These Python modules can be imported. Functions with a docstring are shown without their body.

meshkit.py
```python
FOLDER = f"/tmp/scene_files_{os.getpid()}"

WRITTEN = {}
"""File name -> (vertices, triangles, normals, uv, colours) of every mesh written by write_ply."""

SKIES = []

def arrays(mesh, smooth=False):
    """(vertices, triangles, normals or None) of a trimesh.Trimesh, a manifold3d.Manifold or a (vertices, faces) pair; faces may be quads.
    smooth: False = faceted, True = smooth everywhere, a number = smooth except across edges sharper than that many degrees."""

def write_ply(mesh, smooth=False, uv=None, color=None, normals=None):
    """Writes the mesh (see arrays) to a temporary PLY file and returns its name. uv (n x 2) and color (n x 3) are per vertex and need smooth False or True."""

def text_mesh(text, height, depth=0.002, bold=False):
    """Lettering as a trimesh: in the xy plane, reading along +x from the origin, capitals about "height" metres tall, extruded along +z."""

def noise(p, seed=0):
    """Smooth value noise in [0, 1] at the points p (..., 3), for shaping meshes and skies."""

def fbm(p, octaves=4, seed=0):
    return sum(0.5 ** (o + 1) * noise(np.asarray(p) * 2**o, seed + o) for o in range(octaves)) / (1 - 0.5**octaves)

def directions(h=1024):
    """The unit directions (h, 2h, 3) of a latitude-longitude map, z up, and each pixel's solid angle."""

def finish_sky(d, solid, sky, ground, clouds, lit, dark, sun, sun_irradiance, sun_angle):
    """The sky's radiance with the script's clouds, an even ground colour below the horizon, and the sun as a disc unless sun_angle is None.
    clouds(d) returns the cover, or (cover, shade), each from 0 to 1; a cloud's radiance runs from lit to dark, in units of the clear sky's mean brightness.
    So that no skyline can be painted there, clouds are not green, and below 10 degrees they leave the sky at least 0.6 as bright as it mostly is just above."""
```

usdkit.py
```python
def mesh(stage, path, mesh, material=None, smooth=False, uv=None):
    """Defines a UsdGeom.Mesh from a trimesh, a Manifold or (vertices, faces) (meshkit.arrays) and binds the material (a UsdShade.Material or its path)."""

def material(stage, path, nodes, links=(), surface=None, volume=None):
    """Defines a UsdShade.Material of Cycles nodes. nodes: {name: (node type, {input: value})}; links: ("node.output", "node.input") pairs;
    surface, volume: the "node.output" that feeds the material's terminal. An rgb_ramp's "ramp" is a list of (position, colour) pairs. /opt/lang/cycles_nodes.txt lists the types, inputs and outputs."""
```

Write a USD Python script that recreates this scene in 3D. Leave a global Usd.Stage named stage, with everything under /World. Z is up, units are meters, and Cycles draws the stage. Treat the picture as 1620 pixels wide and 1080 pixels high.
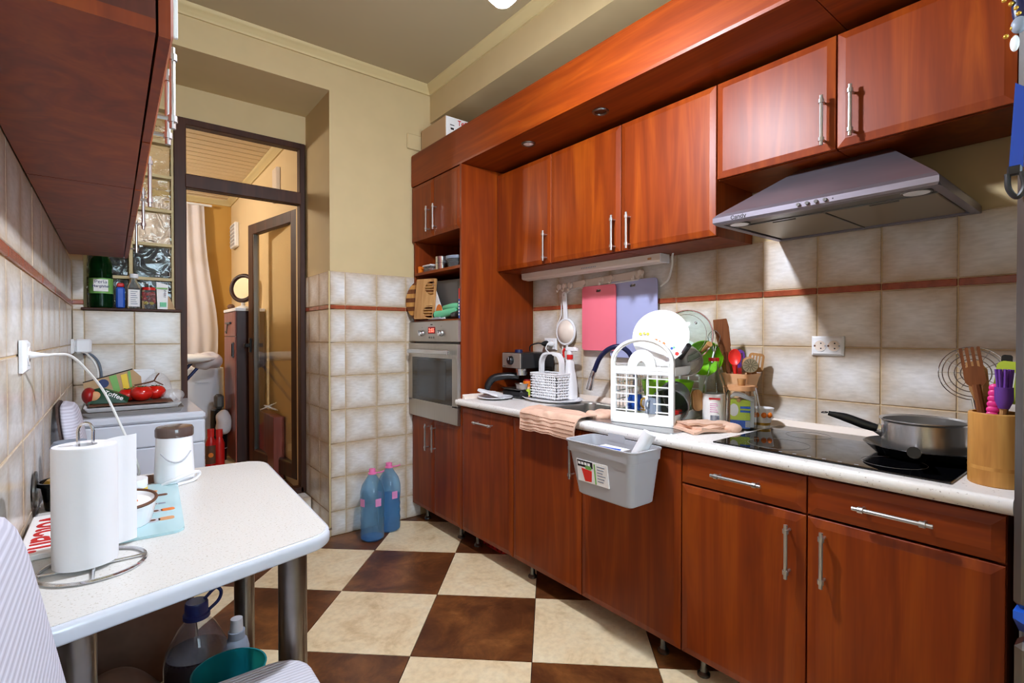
import math, random
import numpy as np, trimesh, usdkit, meshkit
from pxr import Usd, UsdGeom, UsdLux, UsdShade, Gf, Sdf
from shapely.geometry import Polygon, Point, box as sbox
from shapely import affinity
from shapely.ops import unary_union

stage = Usd.Stage.CreateInMemory()
UsdGeom.SetStageUpAxis(stage, 'Z'); UsdGeom.SetStageMetersPerUnit(stage, 1.0)
UsdGeom.Xform.Define(stage, '/World'); UsdGeom.Scope.Define(stage, '/World/Looks')
rng = random.Random(7)
pi = math.pi

# ---------------------------------------------------------------- camera, sky, exposure
cam = UsdGeom.Camera.Define(stage, '/World/Camera')
cam.CreateHorizontalApertureAttr(36.0); cam.CreateVerticalApertureAttr(24.0)
cam.CreateFocalLengthAttr(36.0 * 803.6 / 1620.0)
cam.CreateClippingRangeAttr(Gf.Vec2f(0.02, 100)); cam.CreateExposureAttr(0.0)
xf_ = UsdGeom.Xformable(cam)
xf_.AddTranslateOp().Set(Gf.Vec3d(0, 0, 1.2)); xf_.AddRotateZOp().Set(-38.2); xf_.AddRotateXOp().Set(90 - 0.6)
dome = UsdLux.DomeLight.Define(stage, '/World/Sky')
dome.CreateColorAttr(Gf.Vec3f(0.60, 0.80, 1.0)); dome.CreateIntensityAttr(4.5)      # late daylight, comes in by the window behind the viewpoint
LAMP = (0.92, 1.215, 2.235)          # the kitchen's pendant bulb
LAMP_POWER, ROOM_POWER = 1250.0, 260.0

# ---------------------------------------------------------------- helpers: prims
_used = {}
class Node:
    def __init__(s, path, loc): s.path, s.loc = path, np.array(loc, float)
WORLD = Node('/World', (0, 0, 0))
def uniq(parent, name):
    k = parent + '/' + name; n = _used.get(k, 0); _used[k] = n + 1
    return k if n == 0 else f'{k}_{n:03d}'
def custom(path, label=None, category=None, group=None, kind=None):
    p = stage.GetPrimAtPath(path)
    for k, v in (('label', label), ('category', category), ('group', group), ('kind', kind)):
        if v: p.SetCustomDataByKey(k, v)
def thing(name, label, cat=None, loc=(0, 0, 0), group=None, kind=None):
    path = uniq('/World', name); x = UsdGeom.Xform.Define(stage, path)
    x.AddTranslateOp().Set(Gf.Vec3d(*map(float, loc))); custom(path, label, cat, group, kind)
    return Node(path, loc)
def setting(name, label, loc=(0, 0, 0)): return thing(name, label, None, loc, None, 'structure')
def part(t, name, mesh, m, smooth=35, label=None, uv=None, kind=None):
    """One Mesh prim under t; the mesh is given in world metres."""
    path = uniq(t.path, name)
    mesh = mesh.copy() if isinstance(mesh, trimesh.Trimesh) else mesh
    mesh.apply_translation(-t.loc)
    usdkit.mesh(stage, path, mesh, M[m] if isinstance(m, str) else m, smooth=smooth, uv=uv)
    if label or kind: custom(path, label, None, None, kind)
    return Node(path, t.loc)
def solo(name, mesh, m, label, cat, group=None, smooth=35, kind=None):
    c = mesh.bounds.mean(0); c[2] = mesh.bounds[0][2]
    path = uniq('/World', name); mesh = mesh.copy(); mesh.apply_translation(-c)
    g = usdkit.mesh(stage, path, mesh, M[m], smooth=smooth); g.AddTranslateOp().Set(Gf.Vec3d(*map(float, c)))
    custom(path, label, cat, group, kind); return Node(path, c)

# ---------------------------------------------------------------- helpers: shapes
def cat(*ms): return trimesh.util.concatenate([m for m in ms if m is not None])
def cb(x0, x1, y0, y1, z0, z1, c=0.0):
    """A box with chamfered edges."""
    lo, hi = np.array([min(x0, x1), min(y0, y1), min(z0, z1)]), np.array([max(x0, x1), max(y0, y1), max(z0, z1)])
    if c <= 0:
        m = trimesh.creation.box(hi - lo); m.apply_translation((lo + hi) / 2); return m
    c = min(c, (hi - lo).min() * 0.49); pts = []
    for sx in (0, 1):
        for sy in (0, 1):
            for sz in (0, 1):
                b = np.where([sx, sy, sz], hi, lo); d = np.where([sx, sy, sz], -c, c)
                for k in range(3):
                    q = b + d; q[k] = b[k]; pts.append(q)
    return trimesh.convex.convex_hull(np.array(pts))
def hull(pts): return trimesh.convex.convex_hull(np.array(pts, float))
def lathe(prof, loc=(0, 0, 0), n=32):
    m = trimesh.creation.revolve(np.array(prof, float), sections=n); 
    if m.volume < 0: m.invert()
    m.apply_translation(loc); return m
def cyl(r, z0, z1, x, y, n=24, r2=None):
    r2 = r if r2 is None else r2
    return lathe([(0, z0), (r, z0), (r2, z1), (0, z1)], (x, y, 0), n)
def bar(a, b, r, n=10, r2=None):
    a, b = np.array(a, float), np.array(b, float); L = np.linalg.norm(b - a)
    m = lathe([(0, 0), (r, 0), (r if r2 is None else r2, L), (0, L)], n=n)
    m.apply_transform(trimesh.geometry.align_vectors([0, 0, 1], (b - a) / L)); m.apply_translation(a); return m
def curve(pts, k=8):
    p = np.array(pts, float)
    if len(p) < 3: return p
    q = np.vstack([2 * p[0] - p[1], p, 2 * p[-1] - p[-2]]); out = []
    for i in range(1, len(q) - 2):
        for t in np.linspace(0, 1, k, endpoint=False):
            a, b, c, d = q[i - 1:i + 3]
            out.append(.5 * (2 * b + (c - a) * t + (2 * a - 5 * b + 4 * c - d) * t * t + (3 * b - a - 3 * c + d) * t ** 3))
    return np.vstack([out, p[-1]])
def tube(pts, r, n=8, k=8, closed=False):
    p = curve(pts, k) if not closed else np.array(pts, float)
    N = len(p); r = np.broadcast_to(np.interp(np.linspace(0, 1, N), np.linspace(0, 1, np.size(r)), np.atleast_1d(r)), (N,))
    t = (np.roll(p, -1, 0) - np.roll(p, 1, 0)) if closed else np.gradient(p, axis=0)
    t /= np.linalg.norm(t, axis=1, keepdims=True) + 1e-12
    a = np.cross(t[0], [0, 0, 1.0] if abs(t[0][2]) < .9 else [1.0, 0, 0]); fr = []
    for i in range(N):
        a = a - t[i] * (a @ t[i]); a /= np.linalg.norm(a) + 1e-12; fr.append((a.copy(), np.cross(t[i], a)))
    ang = np.arange(n) * 2 * pi / n
    v = np.vstack([p[i] + r[i] * (np.cos(ang)[:, None] * fr[i][0] + np.sin(ang)[:, None] * fr[i][1]) for i in range(N)])
    f = []
    for i in range(N if closed else N - 1):
        for j in range(n):
            a0, a1, b0, b1 = i * n + j, i * n + (j + 1) % n, ((i + 1) % N) * n + j, ((i + 1) % N) * n + (j + 1) % n
            f += [[a0, a1, b1], [a0, b1, b0]]
    if not closed:
        v = np.vstack([v, p[0], p[-1]]); c0, c1 = N * n, N * n + 1
        for j in range(n): f += [[c0, (j + 1) % n, j], [c1, (N - 1) * n + j, (N - 1) * n + (j + 1) % n]]
    m = trimesh.Trimesh(v, f, process=False)
    return m
def ring(c, R, r, axis=(0, 0, 1), n=28, k=6, sx=1.0):
    a = np.arange(n) * 2 * pi / n; p = np.stack([R * sx * np.cos(a), R * np.sin(a), 0 * a], 1)
    m = tube(p, r, n=k, closed=True); m.apply_transform(trimesh.geometry.align_vectors([0, 0, 1], axis)); m.apply_translation(c); return m
def ext(poly, h):
    ps = list(poly.geoms) if hasattr(poly, 'geoms') else [poly]
    return cat(*[trimesh.creation.extrude_polygon(p, h) for p in ps if p.area > 1e-9])
def rr(w, h, r, cx=0, cy=0): return sbox(cx - w / 2 + r, cy - h / 2 + r, cx + w / 2 - r, cy + h / 2 - r).buffer(r, quad_segs=5)
FR = {'-x': ((0, -1, 0), (0, 0, 1), (-1, 0, 0)), '-y': ((1, 0, 0), (0, 0, 1), (0, -1, 0)), '+x': ((0, 1, 0), (0, 0, 1), (1, 0, 0)), 'z': ((1, 0, 0), (0, 1, 0), (0, 0, 1))}
def put(m, face, o):
    """Local (right, up, out) to the world: face names the way the front looks, or gives the three axes."""
    u, v, w = FR[face] if isinstance(face, str) else face
    T = np.eye(4); T[:3, 0], T[:3, 1], T[:3, 2], T[:3, 3] = u, v, w, o
    m = m.copy(); m.apply_transform(T); return m
def axes(yaw, tilt=0.0):
    """Right, up, out of a face that looks along yaw (radians from +x) and leans back by tilt."""
    h = np.array([math.cos(yaw), math.sin(yaw), 0]); z = np.array([0, 0, 1.0]); u = np.cross(z, h)
    w = h * math.cos(tilt) + z * math.sin(tilt); v = np.cross(w, u); return u, v, w
def rot(m, deg, axis, about):
    m = m.copy(); m.apply_transform(trimesh.transformations.rotation_matrix(math.radians(deg), axis, about)); return m
def text(s, h, face, o, depth=0.0006, bold=False, center=True, sx=1.0):
    m = meshkit.text_mesh(s, h, depth, bold)
    m.apply_translation([-(m.bounds[0][0] + m.bounds[1][0]) / 2 if center else 0, -h / 2 if center else 0, 0])
    m.apply_scale([sx, 1, 1]); return put(m, face, o)
def fine(m, n=1):
    for _ in range(n): m = m.subdivide()
    return m
def wobble(m, amp, scale, seed=0.0):
    m = m.copy(); m.merge_vertices(); m.vertices = m.vertices + m.vertex_normals * (np.asarray(meshkit.noise(m.vertices * scale + seed)).reshape(-1, 1) * amp); return m
def blob(c, r, sub=3, amp=0.0, scale=8.0, seed=0.0):
    m = trimesh.creation.icosphere(sub, 1.0); m.apply_scale(r); m.apply_translation(c)
    return wobble(m, amp, scale, seed) if amp else m
def loft(rings):
    """A skin over rings of points (each n x 3), capped at both ends."""
    n = len(rings[0]); v = np.vstack(rings); f = []
    for i in range(len(rings) - 1):
        for j in range(n):
            a, b, c, d = i * n + j, i * n + (j + 1) % n, (i + 1) * n + (j + 1) % n, (i + 1) * n + j
            f += [[a, b, c], [a, c, d]]
    v = np.vstack([v, rings[0].mean(0), rings[-1].mean(0)]); c0, c1 = len(v) - 2, len(v) - 1; o = (len(rings) - 1) * n
    for j in range(n): f += [[c0, (j + 1) % n, j], [c1, o + j, o + (j + 1) % n]]
    m = trimesh.Trimesh(v, f, process=False); m.fix_normals(); return m
def rloop(w, d, r, z, cx, cy, n=5):
    p = np.array(rr(w, d, r, cx, cy).exterior.coords)[:-1]; return np.column_stack([p, np.full(len(p), z)])

# ---------------------------------------------------------------- materials
M = {}
def lin(c): return tuple(((v / 255) / 12.92 if v / 255 <= .04045 else ((v / 255 + .055) / 1.055) ** 2.4) for v in c)
def mat(name, rgb, rough=0.5, metal=0.0, spec=0.5, trans=0.0, var=0.0, vscale=6.0, bump=0.0, bscale=60.0, emit=0.0, coat=0.0, sss=0.0, ior=1.5, vs=None, alpha=1.0):
    """Principled; rgb in sRGB 0-255; var: noise variation of the colour; bump: noise relief."""
    c = lin(rgb); P = {'base_color': c, 'roughness': rough, 'metallic': metal, 'specular_ior_level': spec, 'transmission_weight': trans, 'ior': ior, 'alpha': alpha}
    if coat: P['coat_weight'] = coat; P['coat_roughness'] = 0.08
    if emit: P['emission_color'] = c; P['emission_strength'] = emit
    nodes = {'p': ('principled_bsdf', P)}; links = []
    if var or bump: nodes['g'] = ('geometry', {})
    if var:
        nodes['mp'] = ('mapping', {'scale': vs or (1, 1, 1)})
        nodes['n'] = ('noise_texture', {'scale': vscale, 'detail': 4.0, 'roughness': .6})
        nodes['r'] = ('rgb_ramp', {'ramp': [(.3, [x * (1 - var) for x in c]), (.7, [min(1, x * (1 + var)) for x in c])]})
        links += [('g.position', 'mp.vector'), ('mp.vector', 'n.vector'), ('n.fac', 'r.fac'), ('r.color', 'p.base_color')]
    if bump:
        nodes['bn'] = ('noise_texture', {'scale': bscale, 'detail': 3.0}); nodes['b'] = ('bump', {'strength': bump, 'distance': 0.002})
        links += [('g.position', 'bn.vector'), ('bn.fac', 'b.height'), ('b.normal', 'p.normal')]
    M[name] = usdkit.material(stage, '/World/Looks/' + name, nodes, links, surface='p.BSDF'); return M[name]
def wood(name, light, mid, dark, axis='z', rough=0.42, s=1.0):
    long_, wide = 1.1 * s, 15.0 * s
    sc = {'z': (wide, wide, long_), 'y': (wide, long_, wide), 'x': (long_, wide, wide)}[axis]
    f2 = {'z': (150, 150, 5), 'y': (150, 5, 150), 'x': (5, 150, 150)}[axis]
    nodes = {'g': ('geometry', {}), 'oi': ('object_info', {}), 'of': ('vector_math', {'math_type': 'scale', 'vector1': (3.1, 7.7, 5.3), 'scale': 1.0}),
        'ad': ('vector_math', {'math_type': 'add'}), 'm1': ('mapping', {'scale': sc}), 'm2': ('mapping', {'scale': f2}),
        'n1': ('noise_texture', {'scale': .75, 'detail': 5.0, 'roughness': .55, 'distortion': 1.4}), 'n2': ('noise_texture', {'scale': 1.0, 'detail': 3.0}),
        'n3': ('noise_texture', {'scale': 2.3, 'detail': 2.0}),
        'r': ('rgb_ramp', {'ramp': [(.22, lin(dark)), (.5, lin(mid)), (.74, lin(light))]}), 'r2': ('rgb_ramp', {'ramp': [(.3, (.88, .86, .84)), (.65, (1, 1, 1))]}),
        'r3': ('rgb_ramp', {'ramp': [(.3, (.84, .82, .80)), (.7, (1.0, 1.0, 1.0))]}),
        'x1': ('mix_color', {'blend_type': 'multiply', 'fac': .8}), 'x2': ('mix_color', {'blend_type': 'multiply', 'fac': .9}),
        'p': ('principled_bsdf', {'roughness': rough, 'specular_ior_level': .3})}
    links = [('oi.random', 'of.scale'), ('g.position', 'ad.vector1'), ('of.vector', 'ad.vector2'), ('ad.vector', 'm1.vector'), ('ad.vector', 'm2.vector'), ('m1.vector', 'n1.vector'), ('m2.vector', 'n2.vector'),
        ('g.position', 'n3.vector'), ('n1.fac', 'r.fac'), ('n2.fac', 'r2.fac'), ('n3.fac', 'r3.fac'), ('r.color', 'x1.a'), ('r2.color', 'x1.b'), ('x1.result', 'x2.a'), ('r3.color', 'x2.b'), ('x2.result', 'p.base_color')]
    M[name] = usdkit.material(stage, '/World/Looks/' + name, nodes, links, surface='p.BSDF')
def tilemat(name, mid, edge, light, rough=0.22):
    """Glazed wall tile: cloudy print that browns towards the rim of each tile (by its own uv)."""
    nodes = {'uv': ('uvmap', {'attribute': 'st'}), 'sx': ('separate_xyz', {}), 'g': ('geometry', {}), 'oi': ('object_info', {}), 'of': ('vector_math', {'math_type': 'scale', 'vector1': (9, 5, 7), 'scale': 1.0}), 'ad': ('vector_math', {'math_type': 'add'}),
        'iu': ('math', {'math_type': 'subtract', 'value1': 1.0}), 'iv': ('math', {'math_type': 'subtract', 'value1': 1.0}), 'mu': ('math', {'math_type': 'minimum'}), 'mv': ('math', {'math_type': 'minimum'}), 'mm': ('math', {'math_type': 'minimum'}),
        'n': ('noise_texture', {'scale': 9.0, 'detail': 5.0, 'roughness': .65}), 'n2': ('noise_texture', {'scale': 26.0, 'detail': 4.0}), 'mp': ('mapping', {'scale': (1, 1, 4)}),
        'sc': ('math', {'math_type': 'multiply_add', 'value2': .3, 'value3': -.15}), 'dm': ('math', {'math_type': 'add'}),
        're': ('rgb_ramp', {'ramp': [(0.0, lin(edge)), (.10, [(a + b) / 2 for a, b in zip(lin(edge), lin(mid))]), (.24, lin(mid)), (.45, lin(light))]}),
        'r2': ('rgb_ramp', {'ramp': [(.3, (.86, .85, .84)), (.65, (1, 1, 1))]}), 'x': ('mix_color', {'blend_type': 'multiply', 'fac': 1.0}),
        'b': ('bump', {'strength': .12, 'distance': .002}), 'p': ('principled_bsdf', {'roughness': rough, 'specular_ior_level': .5})}
    links = [('uv.UV', 'sx.vector'), ('sx.x', 'iu.value2'), ('sx.y', 'iv.value2'), ('sx.x', 'mu.value1'), ('iu.value', 'mu.value2'), ('sx.y', 'mv.value1'), ('iv.value', 'mv.value2'), ('mu.value', 'mm.value1'), ('mv.value', 'mm.value2'),
        ('oi.random', 'of.scale'), ('g.position', 'ad.vector1'), ('of.vector', 'ad.vector2'), ('ad.vector', 'n.vector'), ('ad.vector', 'mp.vector'), ('mp.vector', 'n2.vector'), ('n.fac', 'sc.value1'), ('sc.value', 'dm.value1'), ('mm.value', 'dm.value2'), ('dm.value', 're.fac'),
        ('n2.fac', 'r2.fac'), ('re.color', 'x.a'), ('r2.color', 'x.b'), ('x.result', 'p.base_color'), ('n.fac', 'b.height'), ('b.normal', 'p.normal')]
    M[name] = usdkit.material(stage, '/World/Looks/' + name, nodes, links, surface='p.BSDF')
def floormat(name, stops, rough):
    nodes = {'g': ('geometry', {}), 'oi': ('object_info', {}), 'of': ('vector_math', {'math_type': 'scale', 'vector1': (11, 17, 5), 'scale': 1.0}), 'ad': ('vector_math', {'math_type': 'add'}),
        'n': ('noise_texture', {'scale': 5.0, 'detail': 7.0, 'roughness': .66, 'distortion': .6}), 'r': ('rgb_ramp', {'ramp': stops}), 'n2': ('noise_texture', {'scale': 40.0, 'detail': 3.0}),
        'r2': ('rgb_ramp', {'ramp': [(.3, (.85, .83, .8)), (.6, (1, 1, 1))]}), 'x': ('mix_color', {'blend_type': 'multiply', 'fac': .8}), 'p': ('principled_bsdf', {'roughness': rough, 'specular_ior_level': .4})}
    links = [('oi.random', 'of.scale'), ('g.position', 'ad.vector1'), ('of.vector', 'ad.vector2'), ('ad.vector', 'n.vector'), ('n.fac', 'r.fac'), ('g.position', 'n2.vector'), ('n2.fac', 'r2.fac'), ('r.color', 'x.a'), ('r2.color', 'x.b'), ('x.result', 'p.base_color')]
    M[name] = usdkit.material(stage, '/World/Looks/' + name, nodes, links, surface='p.BSDF')
def speck(name, base, spot, rough, scale=160.0, at=.30):
    nodes = {'g': ('geometry', {}), 'n': ('noise_texture', {'scale': scale, 'detail': 2.0}), 'r': ('rgb_ramp', {'ramp': [(at, lin(spot)), (at + .07, lin(base)), (.9, lin([min(255, c + 6) for c in base]))]}), 'p': ('principled_bsdf', {'roughness': rough})}
    M[name] = usdkit.material(stage, '/World/Looks/' + name, nodes, [('g.position', 'n.vector'), ('n.fac', 'r.fac'), ('r.color', 'p.base_color')], surface='p.BSDF')
def pane(name, tint=(1, 1, 1), ior=1.45, rough=0.02, cloud=0.0, col=(200, 200, 200)):
    nodes = {'t': ('transparent_bsdf', {'color': tint}), 'gl': ('glossy_bsdf', {'color': (1, 1, 1), 'roughness': rough}), 'f': ('fresnel', {'IOR': ior}), 'm': ('mix_closure', {}), 'g': ('geometry', {}), 'fb': ('math', {'math_type': 'subtract', 'value1': 1.0}), 'ff': ('math', {'math_type': 'multiply'})}
    links = [('g.backfacing', 'fb.value2'), ('f.fac', 'ff.value1'), ('fb.value', 'ff.value2'), ('ff.value', 'm.fac'), ('t.BSDF', 'm.closure1'), ('gl.BSDF', 'm.closure2')]; out = 'm.closure'
    if cloud:
        nodes['d'] = ('diffuse_bsdf', {'color': lin(col)}); nodes['m2'] = ('mix_closure', {'fac': cloud}); links += [('m.closure', 'm2.closure1'), ('d.BSDF', 'm2.closure2')]; out = 'm2.closure'
    M[name] = usdkit.material(stage, '/World/Looks/' + name, nodes, links, surface=out)
def stripes(name, a, b, scale, axis='y', rough=.8, bump=0.0):
    sc = {'x': (1, 0, 0), 'y': (0, 1, 0), 'z': (0, 0, 1)}[axis]
    nodes = {'g': ('geometry', {}), 'w': ('wave_texture', {'wave_type': 'bands', 'bands_direction': axis, 'scale': scale, 'distortion': .3}), 'r': ('rgb_ramp', {'ramp': [(.25, lin(a)), (.75, lin(b))]}), 'p': ('principled_bsdf', {'roughness': rough})}
    links = [('g.position', 'w.vector'), ('w.fac', 'r.fac'), ('r.color', 'p.base_color')]
    if bump: nodes['b'] = ('bump', {'strength': bump, 'distance': .004}); links += [('w.fac', 'b.height'), ('b.normal', 'p.normal')]
    M[name] = usdkit.material(stage, '/World/Looks/' + name, nodes, links, surface='p.BSDF')

CH = ((154, 70, 9), (130, 50, 5), (102, 35, 3))
wood('cherry', *CH); wood('cherry_long', *CH, axis='y'); wood('cherry_shaded', (104, 46, 30), (88, 36, 22), (70, 26, 14))  # third wood is cherry with shade mixed into the colour
wood('frame_brown', (84, 46, 26), (66, 34, 18), (46, 24, 13), rough=.5)
wood('red_cabinet', (150, 84, 70), (128, 66, 54), (104, 50, 42), rough=.35)
wood('dark_side', (70, 36, 28), (56, 28, 22), (42, 20, 16), rough=.4)
wood('bamboo', (224, 172, 96), (206, 148, 76), (176, 118, 56), rough=.4, s=2)
wood('beech', (206, 160, 106), (186, 136, 84), (150, 102, 58), rough=.5, s=2)
wood('walnut_tool', (140, 84, 46), (114, 64, 32), (84, 44, 20), rough=.5, s=2)
tilemat('wall_tile', (220, 213, 205), (194, 172, 146), (231, 228, 226))
mat('border', (150, 72, 46), .18, var=.25, vscale=30, bump=.3, bscale=50); mat('grout', (206, 180, 138), .8)
floormat('floor_beige', [(.25, lin((206, 170, 122))), (.45, lin((240, 214, 173))), (.7, lin((248, 230, 196)))], .3)
floormat('floor_brown', [(.28, lin((66, 34, 20))), (.47, lin((98, 56, 30))), (.62, lin((128, 78, 40))), (.75, lin((156, 102, 56)))], .28)
mat('floor_grout', (60, 42, 32), .8)
mat('wall_yellow', (200, 177, 132), .75, bump=.06, bscale=120, var=.03); mat('ceiling_paint', (180, 164, 130), .85, bump=.05, bscale=90)
mat('crown_paint', (206, 186, 136), .6)
mat('room_wall', (222, 196, 152), .8); mat('room_wall_deep', (196, 150, 72), .8); mat('room_ceiling', (226, 208, 176), .9)
speck('worktop', (232, 228, 224), (168, 158, 150), .35, 120, .27); speck('table_laminate', (214, 211, 206), (186, 178, 162), .32, 220, .31)
mat('steel', (182, 176, 168), .34, 1.0, var=.06, vscale=4, vs=(1, 40, 1)); mat('brushed_panel', (156, 146, 136), .5, .5); mat('steel_dark', (120, 118, 114), .32, 1.0); mat('chrome', (214, 214, 216), .12, .92); mat('handle_steel', (196, 194, 192), .26, .9)
mat('hood_steel', (136, 132, 142), .40, .85, var=.06, vscale=5, vs=(1, 1, 6)); mat('sink_steel', (176, 178, 180), .28, 1.0); mat('fridge_steel', (128, 128, 128), .33, 1.0)
mat('leg_steel', (132, 126, 120), .28, 1.0, var=.18, vscale=9)
mat('oven_glass', (14, 14, 16), .06, coat=.4); mat('oven_window', (58, 60, 62), .08); mat('hob_glass', (8, 8, 10), .03, spec=.6); mat('filter_mesh', (150, 138, 118), .42, .75); mat('black_plastic', (20, 20, 22), .35); mat('black_gloss', (14, 14, 16), .15); mat('dark_blue_plastic', (16, 24, 66), .35)
mat('white_plastic', (236, 236, 238), .35); mat('white_gloss', (240, 240, 244), .12); mat('white_rack', (244, 243, 240), .3, var=.02); mat('ivory', (232, 216, 202), .4); mat('white_paper', (222, 220, 222), .9, bump=.15, bscale=70)
mat('appliance_white', (206, 209, 218), .22, coat=.3); mat('grey_plastic', (178, 178, 184), .4); mat('grey_dark', (92, 88, 84), .4); mat('grey_blue', (130, 140, 156), .45)
mat('pink_board', (236, 112, 130), .5); mat('lilac_board', (164, 168, 208), .5); mat('red', (206, 30, 26), .35); mat('red_soft', (220, 42, 34), .4); mat('red_dark', (150, 14, 16), .4); mat('orange', (232, 120, 22), .4); mat('yellow', (236, 200, 50), .45)
mat('lime', (140, 206, 30), .4); mat('green_mint', (110, 200, 150), .5); mat('green_label', (120, 176, 90), .5); mat('lime_label', (186, 204, 60), .5); mat('green_dark', (14, 60, 36), .3); mat('blue', (30, 90, 190), .4); mat('blue_bright', (28, 84, 190), .4); mat('blue_lid', (20, 34, 92), .4); mat('purple', (98, 52, 140), .4); mat('magenta', (220, 40, 130), .4); mat('pink_cap', (238, 120, 176), .4); mat('pink_label', (216, 140, 190), .5); mat('teal_solid', (24, 150, 160), .35)
mat('terracotta', (236, 184, 136), .6); mat('terracotta_line', (206, 150, 104), .6); mat('tan_box', (186, 152, 112), .8); mat('brown', (100, 62, 40), .6); mat('brown_lid', (86, 68, 62), .2, coat=.4); mat('ink', (30, 28, 30), .6); mat('label_white', (240, 238, 236), .6); mat('label_red', (200, 40, 40), .5); mat('barcode', (110, 120, 140), .6); mat('shadow_gap', (26, 14, 10), .8); mat('tomato', (196, 24, 14), .15, coat=.4); mat('stem_green', (70, 84, 40), .7); mat('gold', (206, 160, 60), .3, .6)
mat('strap_blue', (18, 58, 146), .4); mat('grey_navy', (44, 56, 74), .35); mat('cord_white', (226, 224, 220), .45); mat('cord_grey', (104, 116, 130), .5); mat('bag_brown', (112, 84, 70), .9, var=.2, vscale=10, bump=.3, bscale=14)
mat('towel', (222, 182, 158), .95, bump=.5, bscale=220, var=.06, vscale=30); mat('towel_dot', (150, 104, 80), .95)
stripes('chair_fabric', (184, 181, 194), (204, 202, 214), 33, 'z', .9, .22); stripes('seat_fabric', (186, 183, 192), (204, 202, 211), 33, 'y', .9, .25); mat('chair_shell', (70, 52, 46), .6)
mat('curtain', (216, 208, 208), .9); mat('mesh_grey', (196, 190, 180), .7); mat('window_glow', (120, 140, 190), .9)
mat('clear_plastic', (236, 240, 240), .08, trans=.9, ior=1.2); mat('grey_clear', (150, 150, 148), .2, trans=.6, ior=1.2)
mat('green_pet', (20, 84, 40), .08, trans=.8, ior=1.2); mat('teal_clear', (40, 176, 186), .15, trans=.6, ior=1.2); mat('dark_liquid', (10, 12, 40), .1); mat('clear_glass', (246, 250, 250), .02, trans=1.0, ior=1.25)
pane('blue_pet', (.80, .90, .96), 1.4, .06, .10, (150, 205, 240)); pane('water_blue', (.45, .72, .95), 1.1, .02, .22, (60, 150, 226)); pane('window_pane', (.96, .95, .92)); pane('lid_glass', (.84, .91, .88), 1.4, .1); mat('thin_bag', (232, 232, 236), .4, alpha=.32); pane('jug_clear', (.93, .94, .96), 1.4, .05, .04, (210, 210, 220)); mat('tray_glass', (172, 204, 208), .16); pane('strainer_mesh', (.75, .74, .72), 1.2, .3, .5, (214, 206, 196)); pane('sheer', (.92, .90, .88), 1.1, .5, .62, (238, 226, 216))
nodes = {'g': ('geometry', {}), 'mp': ('mapping', {'scale': (1, .2, 1.2)}), 'n': ('noise_texture', {'scale': 13.0, 'detail': 0.0, 'distortion': 1.6}), 'b': ('bump', {'strength': .55, 'distance': .02}), 't': ('refraction_bsdf', {'color': (.80, .82, .80), 'roughness': .04, 'IOR': 1.06}), 'gl': ('glossy_bsdf', {'color': (1, 1, 1), 'roughness': .06}), 'f': ('fresnel', {'IOR': 1.5}), 'm': ('mix_closure', {})}
M['glass_block'] = usdkit.material(stage, '/World/Looks/glass_block', nodes, [('g.position', 'mp.vector'), ('mp.vector', 'n.vector'), ('n.fac', 'b.height'), ('b.normal', 't.normal'), ('b.normal', 'gl.normal'), ('f.fac', 'm.fac'), ('t.BSDF', 'm.closure1'), ('gl.BSDF', 'm.closure2')], surface='m.closure')
def emitter(name, col, power): M[name] = usdkit.material(stage, '/World/Looks/' + name, {'e': ('emission', {'color': col, 'strength': power})}, surface='e.emission')
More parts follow.
